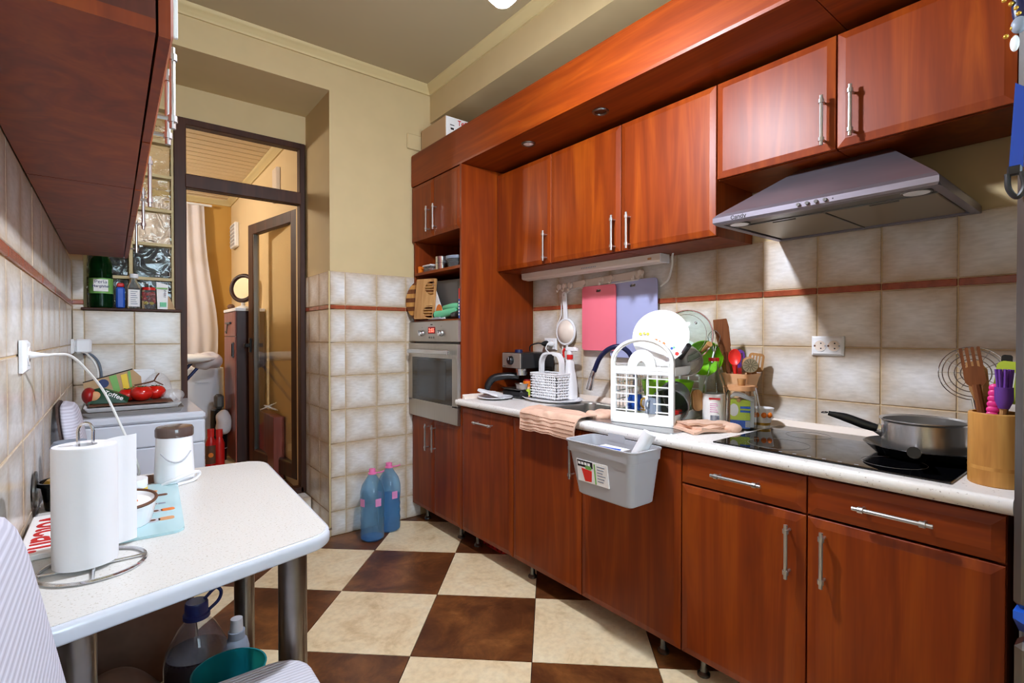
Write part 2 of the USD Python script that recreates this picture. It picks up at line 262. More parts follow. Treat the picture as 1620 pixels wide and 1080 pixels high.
emitter('bulb', (.90, .97, 1.10), LAMP_POWER); emitter('room_bulb', (1.0, .95, .88), ROOM_POWER); emitter('digit_red', (1.0, .12, .08), 4.0)
# ================================================================ the setting
XL, XR, YB, YH, YD, XA = -0.16, 2.09, 3.05, 3.40, 3.53, 1.015      # left wall, right wall, back wall, half wall, door plane, alcove's right reveal
CZ = 2.87                                                          # ceiling height
ZC = 0.845                                                         # worktop height
def tile_row(t, face, us, vs, d, name='tile', m='wall_tile', th=.006, gap=.0016, full=None):
    """One mesh per tile; us, vs are the joints along and up; d is the face's plane."""
    for i in range(len(us) - 1):
        for j in range(len(vs) - 1):
            u0, u1, v0, v1 = us[i] + gap, us[i + 1] - gap, vs[j] + gap, vs[j + 1] - gap
            if u1 - u0 < .006 or v1 - v0 < .006: continue
            jig = rng.uniform(-.0007, .0007)
            if face == '-x': b = cb(d + jig, d + th + .003, u0, u1, v0, v1, .0018)
            elif face == '+x': b = cb(d + jig, d - th - .003, u0, u1, v0, v1, .0018)
            else: b = cb(u0, u1, d + jig, d + th + .003, v0, v1, .0018)
            uu = b.vertices[:, 0 if face == '-y' else 1]; L = full or (us[i + 1] - us[i])
            uv = np.column_stack([(uu - us[i]) / max(u1 - u0, .15), (b.vertices[:, 2] - vs[j]) / max(v1 - v0, .15)])
            part(t, name, b, m, smooth=False, uv=uv)

# floor: diagonal chequer of 46 cm tiles, each its own piece
fl = setting('floor', 'cream and brown chequered stone-look tile floor laid diagonally')
part(fl, 'screed', cb(XL - .1, 2.3, -1.7, 3.6, -.1, -.006), 'floor_grout')
ang = math.radians(-42.5); ea = np.array([math.cos(ang), math.sin(ang)]); eb = np.array([-ea[1], ea[0]]); fs = .457; fo = np.array([1.1793, 2.0611])
room = unary_union([sbox(XL, -1.6, XR, YB), sbox(XL, YB - .01, XA, YD)])
for i in range(-9, 9):
    for j in range(-9, 9):
        p = Polygon([fo + fs * (a * ea + b * eb) for a, b in ((i, j), (i + 1, j), (i + 1, j + 1), (i, j + 1))]).buffer(-.0016, join_style=2).intersection(room)
        if p.is_empty or p.area < .0008 or p.centroid.y < -.7: continue
        m_ = ext(p, .008); m_.apply_translation([0, 0, -.008]); part(fl, 'tile', m_, 'floor_beige' if (i + j) % 2 == 0 else 'floor_brown', smooth=False)

# right wall (behind worktop and hood)
wr = setting('wall_right', 'kitchen wall behind the worktop, cream tiles below and yellow paint above')
part(wr, 'plaster', cb(XR + .008, 2.3, -1.7, 3.2, 0, CZ + .1), 'wall_yellow')
part(wr, 'grout_bed', cb(XR + .003, XR + .02, .0, 2.45, .6, 1.587), 'grout')
us = [.389 - .2028 * 2 + .2028 * k for k in range(0, 13)]; us[-1] = 2.44
tile_row(wr, '-x', us, [.80, .962, 1.159, 1.357], XR); tile_row(wr, '-x', us, [1.357, 1.383], XR - .003, 'border_tile', 'border'); tile_row(wr, '-x', us, [1.383, 1.586], XR)
# back wall with the alcove's right reveal and header
wb = setting('wall_back', 'pale yellow far wall with cream square tiles to shoulder height')
part(wb, 'plaster', cat(cb(XA + .008, 2.2, YB + .008, YD + .07, 0, CZ + .1), cb(XL - .3, XA + .008, YB + .004, YD + .07, 2.66, CZ + .1)), 'wall_yellow')
part(wb, 'grout_bed', cat(cb(XA + .004, 1.6, YB + .004, YB + .03, 0, 1.59), cb(XA + .004, XA + .03, YB + .004, YD, 0, 1.59)), 'grout')
vs_ = [0, .146, .350, .553, .756, .960, 1.162, 1.362]
xs_ = [XA + .006, 1.112, 1.313, 1.514, 1.62]
tile_row(wb, '-y', xs_, vs_, YB); tile_row(wb, '-y', xs_, [1.362, 1.388], YB - .003, 'border_tile', 'border'); tile_row(wb, '-y', xs_, [1.388, 1.59], YB)
ys_ = [YB + .008, 3.235, 3.44, YD - .01]
tile_row(wb, '-x', ys_, vs_, XA); tile_row(wb, '-x', ys_, [1.362, 1.388], XA - .003, 'border_tile', 'border'); tile_row(wb, '-x', ys_, [1.388, 1.59], XA)
part(wb, 'corner_trim', cb(XA - .003, XA + .006, YB - .003, YB + .006, 0, 1.59, .002), 'crown_paint', label='cream plastic trim along the tiled corner')
solo('junction_box_cover', cb(1.555 - .03, 1.70, YB - .008, YB + .004, 2.43, 2.53, .004), 'wall_yellow', 'yellow painted junction cover on the wall beside the cabinet tower top', 'cover')
# left wall
wl = setting('wall_left', 'narrow side wall of blue-grey glossy tiles with a terracotta border')
part(wl, 'plaster', cb(XL - .008, XL - .2, -1.7, YD + .1, 0, CZ + .1), 'wall_yellow')
part(wl, 'grout_bed', cb(XL - .003, XL - .02, -.2, YH, .1, 1.59), 'grout')
yl = [1.375 + .2085 * k for k in range(-6, 10)]; yl[-1] = YH
vl = [.36, .566, .768, .965, 1.158, 1.352]
tile_row(wl, '+x', yl, vl, XL); tile_row(wl, '+x', yl, [1.352, 1.378], XL + .003, 'border_tile', 'border'); tile_row(wl, '+x', yl, [1.378, 1.586], XL)
# half wall under the glass blocks
wh = setting('wall_half', 'low tiled wall behind the washing machine, carrying a brown ledge')
part(wh, 'core', cat(cb(XL - .1, .303, YH + .004, YD - .02, 0, 1.333), cb(XL - .1, -.118, YH + .004, YD + .06, 0, 2.67)), 'grout')
xh = [XL, -.113, .094, .303]
tile_row(wh, '-y', xh, [.36, .566, .768, .950, 1.157, 1.334], YH); tile_row(wh, '-y', xh[:2], [1.334, 1.362], YH); tile_row(wh, '-y', xh[:2], [1.362, 1.386], YH - .003, 'border_tile', 'border'); tile_row(wh, '-y', xh[:2], [1.386, 1.59], YH)
part(wh, 'ledge', cb(-.125, .31, YH - .015, YD - .005, 1.334, 1.348, .003), 'frame_brown', label='dark brown ledge board')
# glass block window
gw = setting('window_1', 'column of wavy glass blocks in cream mortar beside the door')
for k in range(6):
    for i, (x0, x1) in enumerate(((.085, .283), (-.113, .083))):
        z0 = 1.348 + (.0 if k == 0 else .177 + (k - 1) * .196); z1 = 1.348 + .177 + k * .196
        part(gw, 'glass_block', cb(x0 + .006, x1 - .006, YD + .004, YD + .058, z0 + .006, z1 - .006, .008), 'glass_block')
part(gw, 'mortar', cat(*[cb(-.118, .285, YD - .003, YD + .06, 1.348 + .177 + k * .196 - .008, 1.348 + .177 + k * .196 + .008) for k in range(6)], *[cb(x - .008, x + .008, YD - .002, YD + .06, 1.348, 2.66) for x in (.084, -.114, .281)]), 'crown_paint')
part(gw, 'lintel', cb(-.118, .285, YD - .002, YD + .06, 2.51, 2.66), 'wall_yellow')
# door with transom
d1 = setting('door_1', 'dark brown glazed door standing open, with a glass transom above', (.67, YD, .16))
part(d1, 'infill', cb(.28, XA + .01, YD, YD + .06, 2.475, 2.66), 'wall_yellow')
part(d1, 'frame', cat(cb(.285, .346, YD - .012, YD + .055, .16, 2.475, .003), cb(.982, XA, YD - .012, YD + .055, .16, 2.475, .003), cb(.34, .99, YD - .012, YD + .055, 2.436, 2.475, .003), cb(.30, 1.0, YD - .012, YD + .055, .15, .195, .003)), 'frame_brown')
part(d1, 'transom_rail', cb(.34, .99, YD - .016, YD + .05, 2.07, 2.15, .004), 'frame_brown')
part(d1, 'transom_pane', cb(.34, .985, YD + .012, YD + .018, 2.14, 2.44), 'window_pane')
hx, hy = .985, 3.62; la = math.radians(90 + 10.5); lu = np.array([math.cos(la), math.sin(la), 0]); lw = np.cross(lu, [0, 0, 1.0])
LF = (tuple(lu), (0, 0, 1), tuple(lw)); LW = .80
leaf = part(d1, 'leaf_frame', put(cat(*[cb(a, b, c, d, 0, .05, .004) for a, b, c, d in ((0, .085, 0, 1.85), (LW - .085, LW, 0, 1.85), (.08, LW - .08, 0, .10), (.08, LW - .08, 1.77, 1.85))]), LF, (hx, hy, .215)), 'frame_brown')
part(leaf, 'pane', put(cb(.08, LW - .08, .095, 1.775, .02, .026), LF, (hx, hy, .215)), 'window_pane')
part(leaf, 'glazing_bead', put(cat(cb(LW - .095, LW - .08, .10, 1.77, .004, .046), cb(.08, LW - .08, .10, .112, .004, .046)), LF, (hx, hy, .215)), 'steel_dark')
part(leaf, 'handle', put(cat(cb(LW - .06, LW - .03, .86, .97, -.014, .0, .004), cb(LW - .055, LW - .035, .90, .93, -.05, -.01, .004)), LF, (hx, hy, .215)), 'black_plastic', label='black handle')
# step
st = setting('step_1', 'tiled step in front of the open brown door', (.68, 3.45, 0))
part(st, 'riser', cb(.31, 1.008, 3.39, YD + .06, 0, .148), 'grout')
tile_row(st, '-y', [.31, .50, .705, .91, 1.008], [0, .15], 3.384)
for a, b in ((.31, .50), (.50, .705), (.705, .91), (.91, 1.008)):
    t_ = cb(a + .002, b - .002, 3.386, YD - .012, .148, .156, .002); part(st, 'tile', t_, 'wall_tile', smooth=False, uv=np.column_stack([(t_.vertices[:, 0] - a) / .2, (t_.vertices[:, 1] - 3.386) / .2]))
# ceiling, beam, crowns, wall behind the camera
ce = setting('ceiling', 'plain cream ceiling of the kitchen'); part(ce, 'slab', cb(XL - .2, 2.3, -1.7, YB + .05, CZ, CZ + .1), 'ceiling_paint')
be = setting('beam', 'boxed cream ceiling beam running above the wall cabinets'); part(be, 'casing', cb(1.70, XR + .02, -1.65, YB + .01, 2.64, CZ + .01), 'wall_yellow')
def crown(n, a, b, out, lab):
    t = setting(f'trim_{n}', lab); prof = [(0, 0), (.012, 0), (.016, .010), (.022, .014), (.034, .03), (.046, .036), (.05, .05), (0, .05)]
    a, b = np.array(a, float), np.array(b, float); u = (b - a) / np.linalg.norm(b - a); L = np.linalg.norm(b - a); o = np.array(out, float)
    v = np.vstack([[p + o * x + np.array([0, 0, z]) for x, z in prof] for p in (a, b)]); n_ = len(prof)
    f = [[i, (i + 1) % n_, n_ + (i + 1) % n_] for i in range(n_)] + [[i, n_ + (i + 1) % n_, n_ + i] for i in range(n_)]
    mm = trimesh.Trimesh(v, f, process=False); mm.fix_normals(); part(t, 'moulding', mm, 'crown_paint', smooth=50)
crown(1, (XL - .1, YB + .004, CZ - .05), (1.70, YB + .004, CZ - .05), (0, -1, 0), 'cream crown moulding along the far wall above the door alcove')
crown(2, (1.70, -1.6, CZ - .05), (1.70, YB, CZ - .05), (-1, 0, 0), 'cream crown moulding along the ceiling beam')
wf = setting('wall_front', 'yellow wall behind the viewpoint closing the kitchen'); part(wf, 'plaster', cat(cb(XL - .2, .10, -1.72, -1.6, 0, CZ + .1), cb(1.35, 2.3, -1.72, -1.6, 0, CZ + .1), cb(.10, 1.35, -1.72, -1.6, 0, .85), cb(.10, 1.35, -1.72, -1.6, 2.30, CZ + .1)), 'wall_yellow')
w2_ = setting('window_2', 'kitchen window in the wall behind the viewpoint'); part(w2_, 'frame', cat(*[cb(a, b, -1.69, -1.63, c, d, .004) for a, b, c, d in ((.10, .15, .85, 2.30), (1.30, 1.35, .85, 2.30), (.15, 1.30, .85, .90), (.15, 1.30, 2.25, 2.30), (.70, .75, .90, 2.25))]), 'white_plastic')
for a, b in ((.15, .70), (.75, 1.30)): part(w2_, 'pane', cb(a, b, -1.665, -1.66, .90, 2.25), 'window_pane')

# ================================================================ the next room, seen through the door
of = setting('floor_next_room', 'brown and beige chequered floor of the next room'); part(of, 'screed', cb(-1.6, 1.1, YD + .05, 6.1, .05, .158), 'floor_grout')
for i in range(-9, 12):
    for j in range(-9, 14):
        p = Polygon([fo + np.array([.1, .2]) + .33 * (a * ea + b * eb) for a, b in ((i, j), (i + 1, j), (i + 1, j + 1), (i, j + 1))]).buffer(-.0016, join_style=2).intersection(sbox(0.1, YD + .06, .98, 6.0))
        if p.is_empty or p.area < .001: continue
        m_ = ext(p, .01); m_.apply_translation([0, 0, .156]); part(of, 'tile', m_, 'floor_beige' if (i + j) % 2 else 'floor_brown', smooth=False)
w2 = setting('wall_next_room_right', 'warm peach side wall of the next room'); part(w2, 'plaster', cb(.985, 1.1, YD + .06, 6.1, .1, 2.7), 'room_wall')
w3 = setting('wall_next_room_back', 'mustard far wall of the next room'); part(w3, 'plaster', cb(-1.7, 1.1, 6.0, 6.1, .1, 2.7), 'room_wall_deep')
w4 = setting('wall_next_room_left', 'side wall of the next room, beyond the glass blocks'); part(w4, 'plaster', cb(-1.75, -1.6, YD + .05, 6.1, .1, 2.7), 'room_wall')
w5 = setting('wall_next_room_front', 'back of the kitchen wall in the next room'); part(w5, 'plaster', cat(cb(-1.7, -.118, YD + .05, YD + .1, .1, 2.7), cb(-.2, .29, YD + .06, YD + .1, .1, 1.33)), 'room_wall')
c2 = setting('ceiling_next_room', 'ribbed pale ceiling of the next room'); part(c2, 'slab', cb(-1.7, 1.1, YD + .05, 6.1, 2.60, 2.7), 'room_ceiling')
for k in range(24): y = YD + .1 + k * .1; part(c2, 'rib', cb(-1.6, .985, y, y + .006, 2.597, 2.602), 'room_ceiling')
crown(3, (-1.6, 6.0, 2.55), (.985, 6.0, 2.55), (0, -1, 0), 'cream crown moulding along the mustard wall'); crown(4, (.985, YD + .1, 2.55), (.985, 6.0, 2.55), (-1, 0, 0), 'cream crown moulding along the peach wall')
# ================================================================ fitted kitchen
def door_mesh(face_x, y0, y1, z0, z1, th=.018, bw=.024, bd=.006):
    """A laminate front looking along -x, its rim bevelled."""
    g = .0015; y0, y1, z0, z1 = y0 + g, y1 - g, z0 + g, z1 - g; R = lambda x, k: [(x, a, b) for a in (y0 + k, y1 - k) for b in (z0 + k, z1 - k)]
    return hull(R(face_x + th, 0) + R(face_x + bd, 0) + R(face_x + bd * .85, .0012) + R(face_x, bw))
def handle_mesh(p0, p1, out, r=.0055):
    """Bar handle between two points, carried by two posts that stand off along out."""
    p0, p1, out = np.array(p0, float), np.array(p1, float), np.array(out, float); u = (p1 - p0) / np.linalg.norm(p1 - p0); L = np.linalg.norm(p1 - p0); ms = [bar(p0, p1, r, 10)]
    for s in (.12 * L, .88 * L):
        q = p0 + u * s; ms += [bar(q - out, q + out * .2, r * .75, 8), bar(q - u * .006, q + u * .006, r * 1.55, 10)]
    return cat(*ms)
def front(t, name, fx, y0, y1, z0, z1, m='cherry', hz=None, hy=None):
    d = part(t, name, door_mesh(fx, y0, y1, z0, z1), m, smooth=False); o = np.array([-.028, 0, 0]); hx_ = fx - .028
    if hz: part(d, 'handle', handle_mesh((hx_, hz[0], hz[1]), (hx_, hz[0], hz[2]), o), 'handle_steel', label='brushed steel bar handle')
    if hy: part(d, 'handle', handle_mesh((hx_, hy[1], hy[0]), (hx_, hy[2], hy[0]), o), 'handle_steel', label='brushed steel bar handle')
    return d
def foot(t, x, y, z1=.1): part(t, 'foot', lathe([(0, 0), (.022, 0), (.022, .008), (.013, .016), (.011, .03), (.011, z1), (0, z1)], (x, y, 0), 16), 'steel_dark', label='round metal foot')
FX = 1.553
# oven tower
tw = thing('oven_tower', 'tall cherry-wood tower cabinet housing the oven beneath an open shelf niche', 'cabinet', (1.82, 2.745, 0))
part(tw, 'side_panel', cb(1.556, XR, 2.44, 2.458, .1, 2.176, .001), 'cherry'); part(tw, 'side_panel', cb(1.572, XR, 3.026, 3.044, .1, 2.176, .001), 'cherry')
part(tw, 'back_panel', cb(2.06, 2.075, 2.458, 3.026, .1, 2.17), 'cherry')
part(tw, 'shelf', cb(1.565, 2.06, 2.458, 3.026, 1.592, 1.610, .001), 'cherry_long'); part(tw, 'shelf', cb(1.565, 2.06, 2.458, 3.026, 1.284, 1.302, .001), 'cherry_long'); part(tw, 'shelf', cb(1.565, 2.06, 2.458, 3.026, 1.816, 1.834, .001), 'cherry_long'); part(tw, 'bottom', cb(1.572, 2.06, 2.458, 3.026, .1, .118), 'cherry_long')
front(tw, 'door', FX, 2.46, 2.757, 1.815, 2.172, hz=(2.715, 1.847, 2.003)); front(tw, 'door', FX, 2.757, 3.045, 1.815, 2.172, hz=(2.80, 1.845, 2.003))
front(tw, 'door', FX, 2.455, 2.757, .1, .688, hz=(2.73, .492, .657)); front(tw, 'door', FX, 2.757, 3.045, .1, .688, hz=(2.815, .49, .655))
foot(tw, 1.63, 2.56); foot(tw, 1.63, 2.97); foot(tw, 2.0, 2.56); foot(tw, 2.0, 2.97)
# base cabinets
def base(label, y0, y1, fronts, feet=()):
    t = thing('base_cabinet', label, 'cabinet', (1.82, (y0 + y1) / 2, 0))
    part(t, 'body', cat(cb(1.573, 2.06, y0 + .001, y0 + .017, .1, .806), cb(1.573, 2.06, y1 - .017, y1 - .001, .1, .806), cb(1.573, 2.06, y0 + .017, y1 - .017, .1, .116), cb(2.045, 2.06, y0 + .017, y1 - .017, .116, .8)), 'cherry')
    for a in fronts: front(t, *a[:-1], **a[-1])
    for y in feet: foot(t, 1.64, y)
    foot(t, 2.0, (y0 + y1) / 2); return t
base('cherry-wood base cabinet with one horizontal handle beside the oven tower', 1.972, 2.438, [('door', FX, 1.972, 2.438, .1, .80, 'cherry', dict(hy=(.734, 2.118, 2.286)))], (2.40,))
base('cherry-wood sink cabinet below the draped pink towel', 1.503, 1.97, [('door', FX, 1.503, 1.97, .1, .80, 'cherry', dict(hz=(1.543, .592, .745)))], (1.918,))
base('cherry-wood base cabinet with the grey bin hanging on its front', 1.024, 1.501, [('door', FX, 1.024, 1.501, .1, .80, 'cherry', {})], (1.153,))
base('cherry-wood drawer cabinet between the bin and the fridge-side cabinet', .617, 1.022, [('drawer', FX, .617, 1.022, .692, .80, 'cherry_long', dict(hy=(.748, .733, .896))), ('door', FX, .617, 1.022, .1, .688, 'cherry', dict(hz=(.66, .498, .655)))], (.985,))
base('cherry-wood drawer cabinet next to the fridge, below the saucepan', .203, .615, [('drawer', FX, .203, .615, .692, .80, 'cherry_long', dict(hy=(.748, .325, .494))), ('door', FX, .203, .615, .1, .688, 'cherry', dict(hz=(.567, .506, .66)))], (.57, .25))
# wall cabinets
UX = 1.80
def wallcab(label, y0, y1, z0, hy, zh):
    t = thing('wall_cabinet', label, 'cabinet', (1.95, (y0 + y1) / 2, z0))
    part(t, 'body', cat(cb(UX + .02, XR - .006, y0 + .0008, y1 - .0008, z0, z0 + .018), cb(UX + .02, XR - .006, y0 + .0008, y0 + .018, z0 + .018, 2.148), cb(UX + .02, XR - .006, y1 - .018, y1 - .0008, z0 + .018, 2.148), cb(XR - .02, XR - .006, y0 + .018, y1 - .018, z0 + .018, 2.174)), 'cherry')
    front(t, 'door', UX, y0, y1, z0 + .002, 2.152, hz=(hy, *zh))
wallcab('cherry-wood wall cabinet in the corner against the oven tower', 1.962, 2.438, 1.58, 1.993, (1.594, 1.752)); wallcab('middle cherry-wood wall cabinet over the cutting boards', 1.50, 1.96, 1.58, 1.53, (1.588, 1.746)); wallcab('cherry-wood wall cabinet beside the hood, over the drying rack', 1.04, 1.498, 1.58, 1.445, (1.586, 1.744))
wallcab('short cherry-wood wall cabinet with the lamp glare above the hood', .635, 1.038, 1.79, .666, (1.806, 1.964)); wallcab('short cherry-wood wall cabinet near the fridge above the hood', .223, .633, 1.79, .586, (1.812, 1.968))
part(thing('end_panel', 'narrow cherry-wood filler panel at the fridge end of the wall cabinets', 'panel', (1.95, .2, 1.79)), 'board', cb(UX + .004, XR - .006, .180, .221, 1.79, 2.174, .001), 'cherry')
# lighting canopy over the wall cabinets
cp = thing('canopy', 'long cherry-wood canopy board with spotlights over the wall cabinets', 'canopy', (1.8, 1.3, 2.178))
part(cp, 'fascia', hull([(1.575, y, z) for y in (-.45, 3.046) for z in (2.178, 2.385)] + [(1.558, y, z) for y in (-.45, 3.046) for z in (2.178, 2.385)] + [(1.555, y, z) for y in (-.45, 3.046) for z in (2.188, 2.375)]), 'cherry_long', smooth=False)
part(cp, 'soffit', cb(1.575, XR - .004, .6235, 3.046, 2.178, 2.196, .001), 'cherry_long'); part(cp, 'soffit', cb(1.575, XR - .004, -.45, .6215, 2.178, 2.196, .001), 'cherry_long'); part(cp, 'top_board', cb(1.575, XR - .004, -.45, 3.046, 2.35, 2.366), 'cherry_long')
for (x, y, lab, lit) in ((1.668, 1.985, 'round recessed spotlight with a white lens in the canopy', 1), (1.676, 1.507, 'round recessed spotlight with a dark empty lens in the canopy', 0)):
    s = thing('spotlight', lab, 'spotlight', (x, y, 2.17)); part(s, 'ring', ring((x, y, 2.1765), .031, .006, n=28, k=8), 'steel_dark')
    part(s, 'lens', lathe([(0, 2.171), (.016, 2.1715), (.026, 2.176), (.026, 2.1785), (0, 2.1785)] if lit else [(0, 2.1765), (.027, 2.1765), (.027, 2.1785), (0, 2.1785)], (x, y, 0), 24), 'white_plastic' if lit else 'black_plastic')
# worktop
prof = Polygon([(1.545, ZC - .038), (1.533, ZC - .034), (1.5275, ZC - .025), (1.5265, ZC - .015), (1.529, ZC - .006), (1.536, ZC - .001), (1.545, ZC), (2.088, ZC), (2.088, ZC - .038)])
def slab(y0, y1, pl=prof): m = ext(pl, y1 - y0); return put(m, ((1, 0, 0), (0, 0, 1), (0, -1, 0)), (0, y1, 0))
SX0, SX1, SY0, SY1 = 1.625, 1.995, 1.46, 1.865           # sink cut-out
wt = thing('worktop', 'speckled white worktop with a rounded front edge along the wall', 'worktop', (1.8, 1.3, ZC - .04))
nose = prof.intersection(sbox(1.5, 0, SX0, 2)); tail = prof.intersection(sbox(SX1, 0, 2.2, 2))
part(wt, 'slab', cat(slab(.19, SY0), slab(SY1, 2.462), slab(SY0, SY1, nose), slab(SY0, SY1, tail)), 'worktop', smooth=50)
part(wt, 'upstand', hull([(2.062, y, ZC + z) for y in (.19, 2.44) for z in (0, .006)] + [(2.088, y, ZC + z) for y in (.19, 2.44) for z in (0, .026)] + [(2.078, y, ZC + .026) for y in (.19, 2.44)]), 'ivory'); part(wt, 'upstand', hull([(x, 2.415, ZC + z) for x in (1.56, 2.07) for z in (0, .006)] + [(x, 2.438, ZC + z) for x in (1.56, 2.07) for z in (0, .024)]), 'ivory')
# sink
sk = thing('sink', 'stainless steel inset sink with bowl and drainer', 'sink', (1.81, 1.5, ZC))
rim = rr(.46, .83, .03, 1.805, 1.495).difference(rr(SX1 - SX0 - .02, SY1 - SY0 - .02, .05, (SX0 + SX1) / 2, (SY0 + SY1) / 2)); m_ = ext(rim, .004); m_.apply_translation([0, 0, ZC]); part(sk, 'rim', m_, 'sink_steel')
cx, cy = (SX0 + SX1) / 2, (SY0 + SY1) / 2; W, D = SX1 - SX0 - .02, SY1 - SY0 - .02
part(sk, 'bowl', trimesh.Trimesh(*(lambda R: (np.vstack(R), [[i * n_ + j, i * n_ + (j + 1) % n_, (i + 1) * n_ + (j + 1) % n_] for n_ in [len(R[0])] for i in range(len(R) - 1) for j in range(n_)] + [[i * n_ + j, (i + 1) * n_ + (j + 1) % n_, (i + 1) * n_ + j] for n_ in [len(R[0])] for i in range(len(R) - 1) for j in range(n_)] + [[(len(R) - 1) * len(R[0]), (len(R) - 1) * len(R[0]) + j, (len(R) - 1) * len(R[0]) + j + 1] for j in range(1, len(R[0]) - 1)]))([rloop(W, D, .05, ZC + .004, cx, cy), rloop(W - .006, D - .006, .05, ZC - .004, cx, cy), rloop(W - .03, D - .03, .05, ZC - .13, cx, cy), rloop(W - .07, D - .07, .04, ZC - .15, cx, cy)]), process=False), 'sink_steel', smooth=50)
part(sk, 'drain', ring((cx, cy, ZC - .146), .035, .006), 'chrome')
for k in range(5): part(sk, 'drainer_rib', hull([(1.68 + k * .055 + s * .006, y, ZC + .0035) for s in (-1, 1) for y in (1.12, 1.41)] + [(1.68 + k * .055, y, ZC + .007) for y in (1.13, 1.40)]), 'sink_steel')
# faucet with black hose spout
fc = thing('kitchen_faucet', 'pull-down kitchen faucet with a black arched hose and chrome spray head', 'faucet', (2.035, 1.60, ZC))
part(fc, 'base', lathe([(0, 0), (.026, 0), (.026, .012), (.019, .02), (.019, .10), (.012, .11), (0, .11)], (2.035, 1.60, ZC + .004)), 'chrome')
part(fc, 'lever', bar((2.035, 1.58, ZC + .08), (2.03, 1.50, ZC + .115), .006), 'chrome')
part(fc, 'hose', tube([(2.035, 1.60, ZC + .10), (2.03, 1.60, 1.03), (2.01, 1.61, 1.11), (1.98, 1.65, 1.148), (1.955, 1.70, 1.135), (1.945, 1.75, 1.09), (1.94, 1.785, 1.02)], .0125, 12), 'dark_blue_plastic')
part(fc, 'spray_head', tube([(1.94, 1.785, 1.025), (1.938, 1.80, .985), (1.936, 1.815, .925)], [.0135, .015, .020], 14), 'chrome')
# oven
ov = thing('built_in_oven', 'stainless steel built-in oven with red clock display in the tower', 'oven', (1.8, 2.745, .69))
part(ov, 'housing', cb(1.56, 2.05, 2.47, 3.01, .70, 1.28), 'black_plastic')
part(ov, 'control_panel', cb(1.536, 1.56, 2.447, 3.046, 1.166, 1.292, .003), 'steel')
dr = part(ov, 'door', cat(cb(1.532, 1.556, 2.447, 3.046, .69, .800, .003), cb(1.532, 1.556, 2.447, 3.046, 1.066, 1.155, .003), cb(1.532, 1.556, 2.447, 2.505, .79, 1.07), cb(1.532, 1.556, 2.995, 3.046, .79, 1.07)), 'steel')
part(dr, 'glass', cb(1.5325, 1.55, 2.50, 2.999, .795, 1.07), 'oven_glass'); part(dr, 'window', cb(1.5315, 1.534, 2.575, 2.925, .822, 1.052), 'oven_window')
part(dr, 'handle', cat(cb(1.494, 1.506, 2.50, 2.995, 1.092, 1.118, .004), cb(1.504, 1.534, 2.54, 2.56, 1.096, 1.114), cb(1.504, 1.534, 2.935, 2.955, 1.096, 1.114)), 'handle_steel', label='flat steel bar handle')
for y in (2.63, 2.868): k = part(ov, 'knob', put(lathe([(0, 0), (.021, 0), (.019, .012), (.016, .022), (0, .022)]), '-x', (1.536, y, 1.219)), 'chrome'); part(k, 'pointer', cb(1.512, 1.515, y - .002, y + .002, 1.22, 1.236), 'ink')
dp = part(ov, 'display', cb(1.534, 1.540, 2.705, 2.79, 1.215, 1.257, .001), 'red_dark', label='dark red clock display'); part(dp, 'digit', text('2:03', .022, '-x', (1.5338, 2.747, 1.236), bold=True), 'digit_red', label='lit red digits')
for k in range(3): part(ov, 'button', put(lathe([(0, 0), (.006, 0), (.005, .004), (0, .004)], n=12), '-x', (1.536, 2.722 + k * .026, 1.192)), 'steel_dark')
for a in ((2.735, 2.762, 1.268, 1.273), (2.63, 2.633, 1.256, 1.263), (2.865, 2.868, 1.25, 1.256)): part(ov, 'marking', cb(1.5355, 1.537, *a), 'ink')
# hood
hd = thing('range_hood', 'pyramid-shaped stainless range hood under the short wall cabinets', 'hood', (1.85, .635, 1.575))
hy0, hy1, hz = .335, .935, 1.575
part(hd, 'canopy', loft([np.array(q, float) for q in ([(1.60, hy0, hz + .022), (XR - .004, hy0, hz + .022), (XR - .004, hy1, hz + .022), (1.60, hy1, hz + .022)], [(1.612, hy0 + .008, hz + .034), (XR - .004, hy0 + .008, hz + .034), (XR - .004, hy1 - .008, hz + .034), (1.612, hy1 - .008, hz + .034)], [(1.925, .525, 1.792), (XR - .004, .525, 1.792), (XR - .004, .79, 1.792), (1.925, .79, 1.792)])]), 'hood_steel', smooth=False)
part(hd, 'front_lip', cat(hull([(1.600, y, z) for y in (hy0, hy1) for z in (hz + .006, hz + .022)] + [(1.606, y, hz) for y in (hy0 + .004, hy1 - .004)] + [(1.63, y, hz + z) for y in (hy0, hy1) for z in (0, .022)]), cb(1.63, XR - .004, hy0, hy0 + .022, hz, hz + .022), cb(1.63, XR - .004, hy1 - .022, hy1, hz, hz + .022), cb(2.06, XR - .004, hy0 + .022, hy1 - .022, hz, hz + .022)), 'hood_steel', smooth=False)
part(hd, 'lamp_strip', cb(1.63, 1.70, hy0 + .022, hy1 - .022, hz + .004, hz + .016), 'steel_dark')
for y0, y1 in ((hy0 + .03, .632), (.638, hy1 - .03)):
    g = part(hd, 'grease_filter', cb(1.712, 2.05, y0, y1, hz + .003, hz + .014, .002), 'filter_mesh'); part(g, 'latch', cb(1.722, 1.728, (y0 + y1) / 2 - .05, (y0 + y1) / 2 + .02, hz, hz + .004), 'grey_dark')
part(hd, 'frame_bar', cat(cb(1.70, 1.712, hy0 + .022, hy1 - .022, hz + .001, hz + .012), cb(1.70, 2.06, .6325, .6375, hz + .001, hz + .012)), 'steel_dark')
for y in (.395, .875): q = part(hd, 'lamp', put(lathe([(0, 0), (.030, 0), (.028, .004), (0, .006)]), ((1, 0, 0), (0, -1, 0), (0, 0, -1)), (1.665, y, hz + .004)), 'white_plastic'); part(q, 'bezel', ring((1.665, y, hz + .003), .032, .003), 'steel_dark')
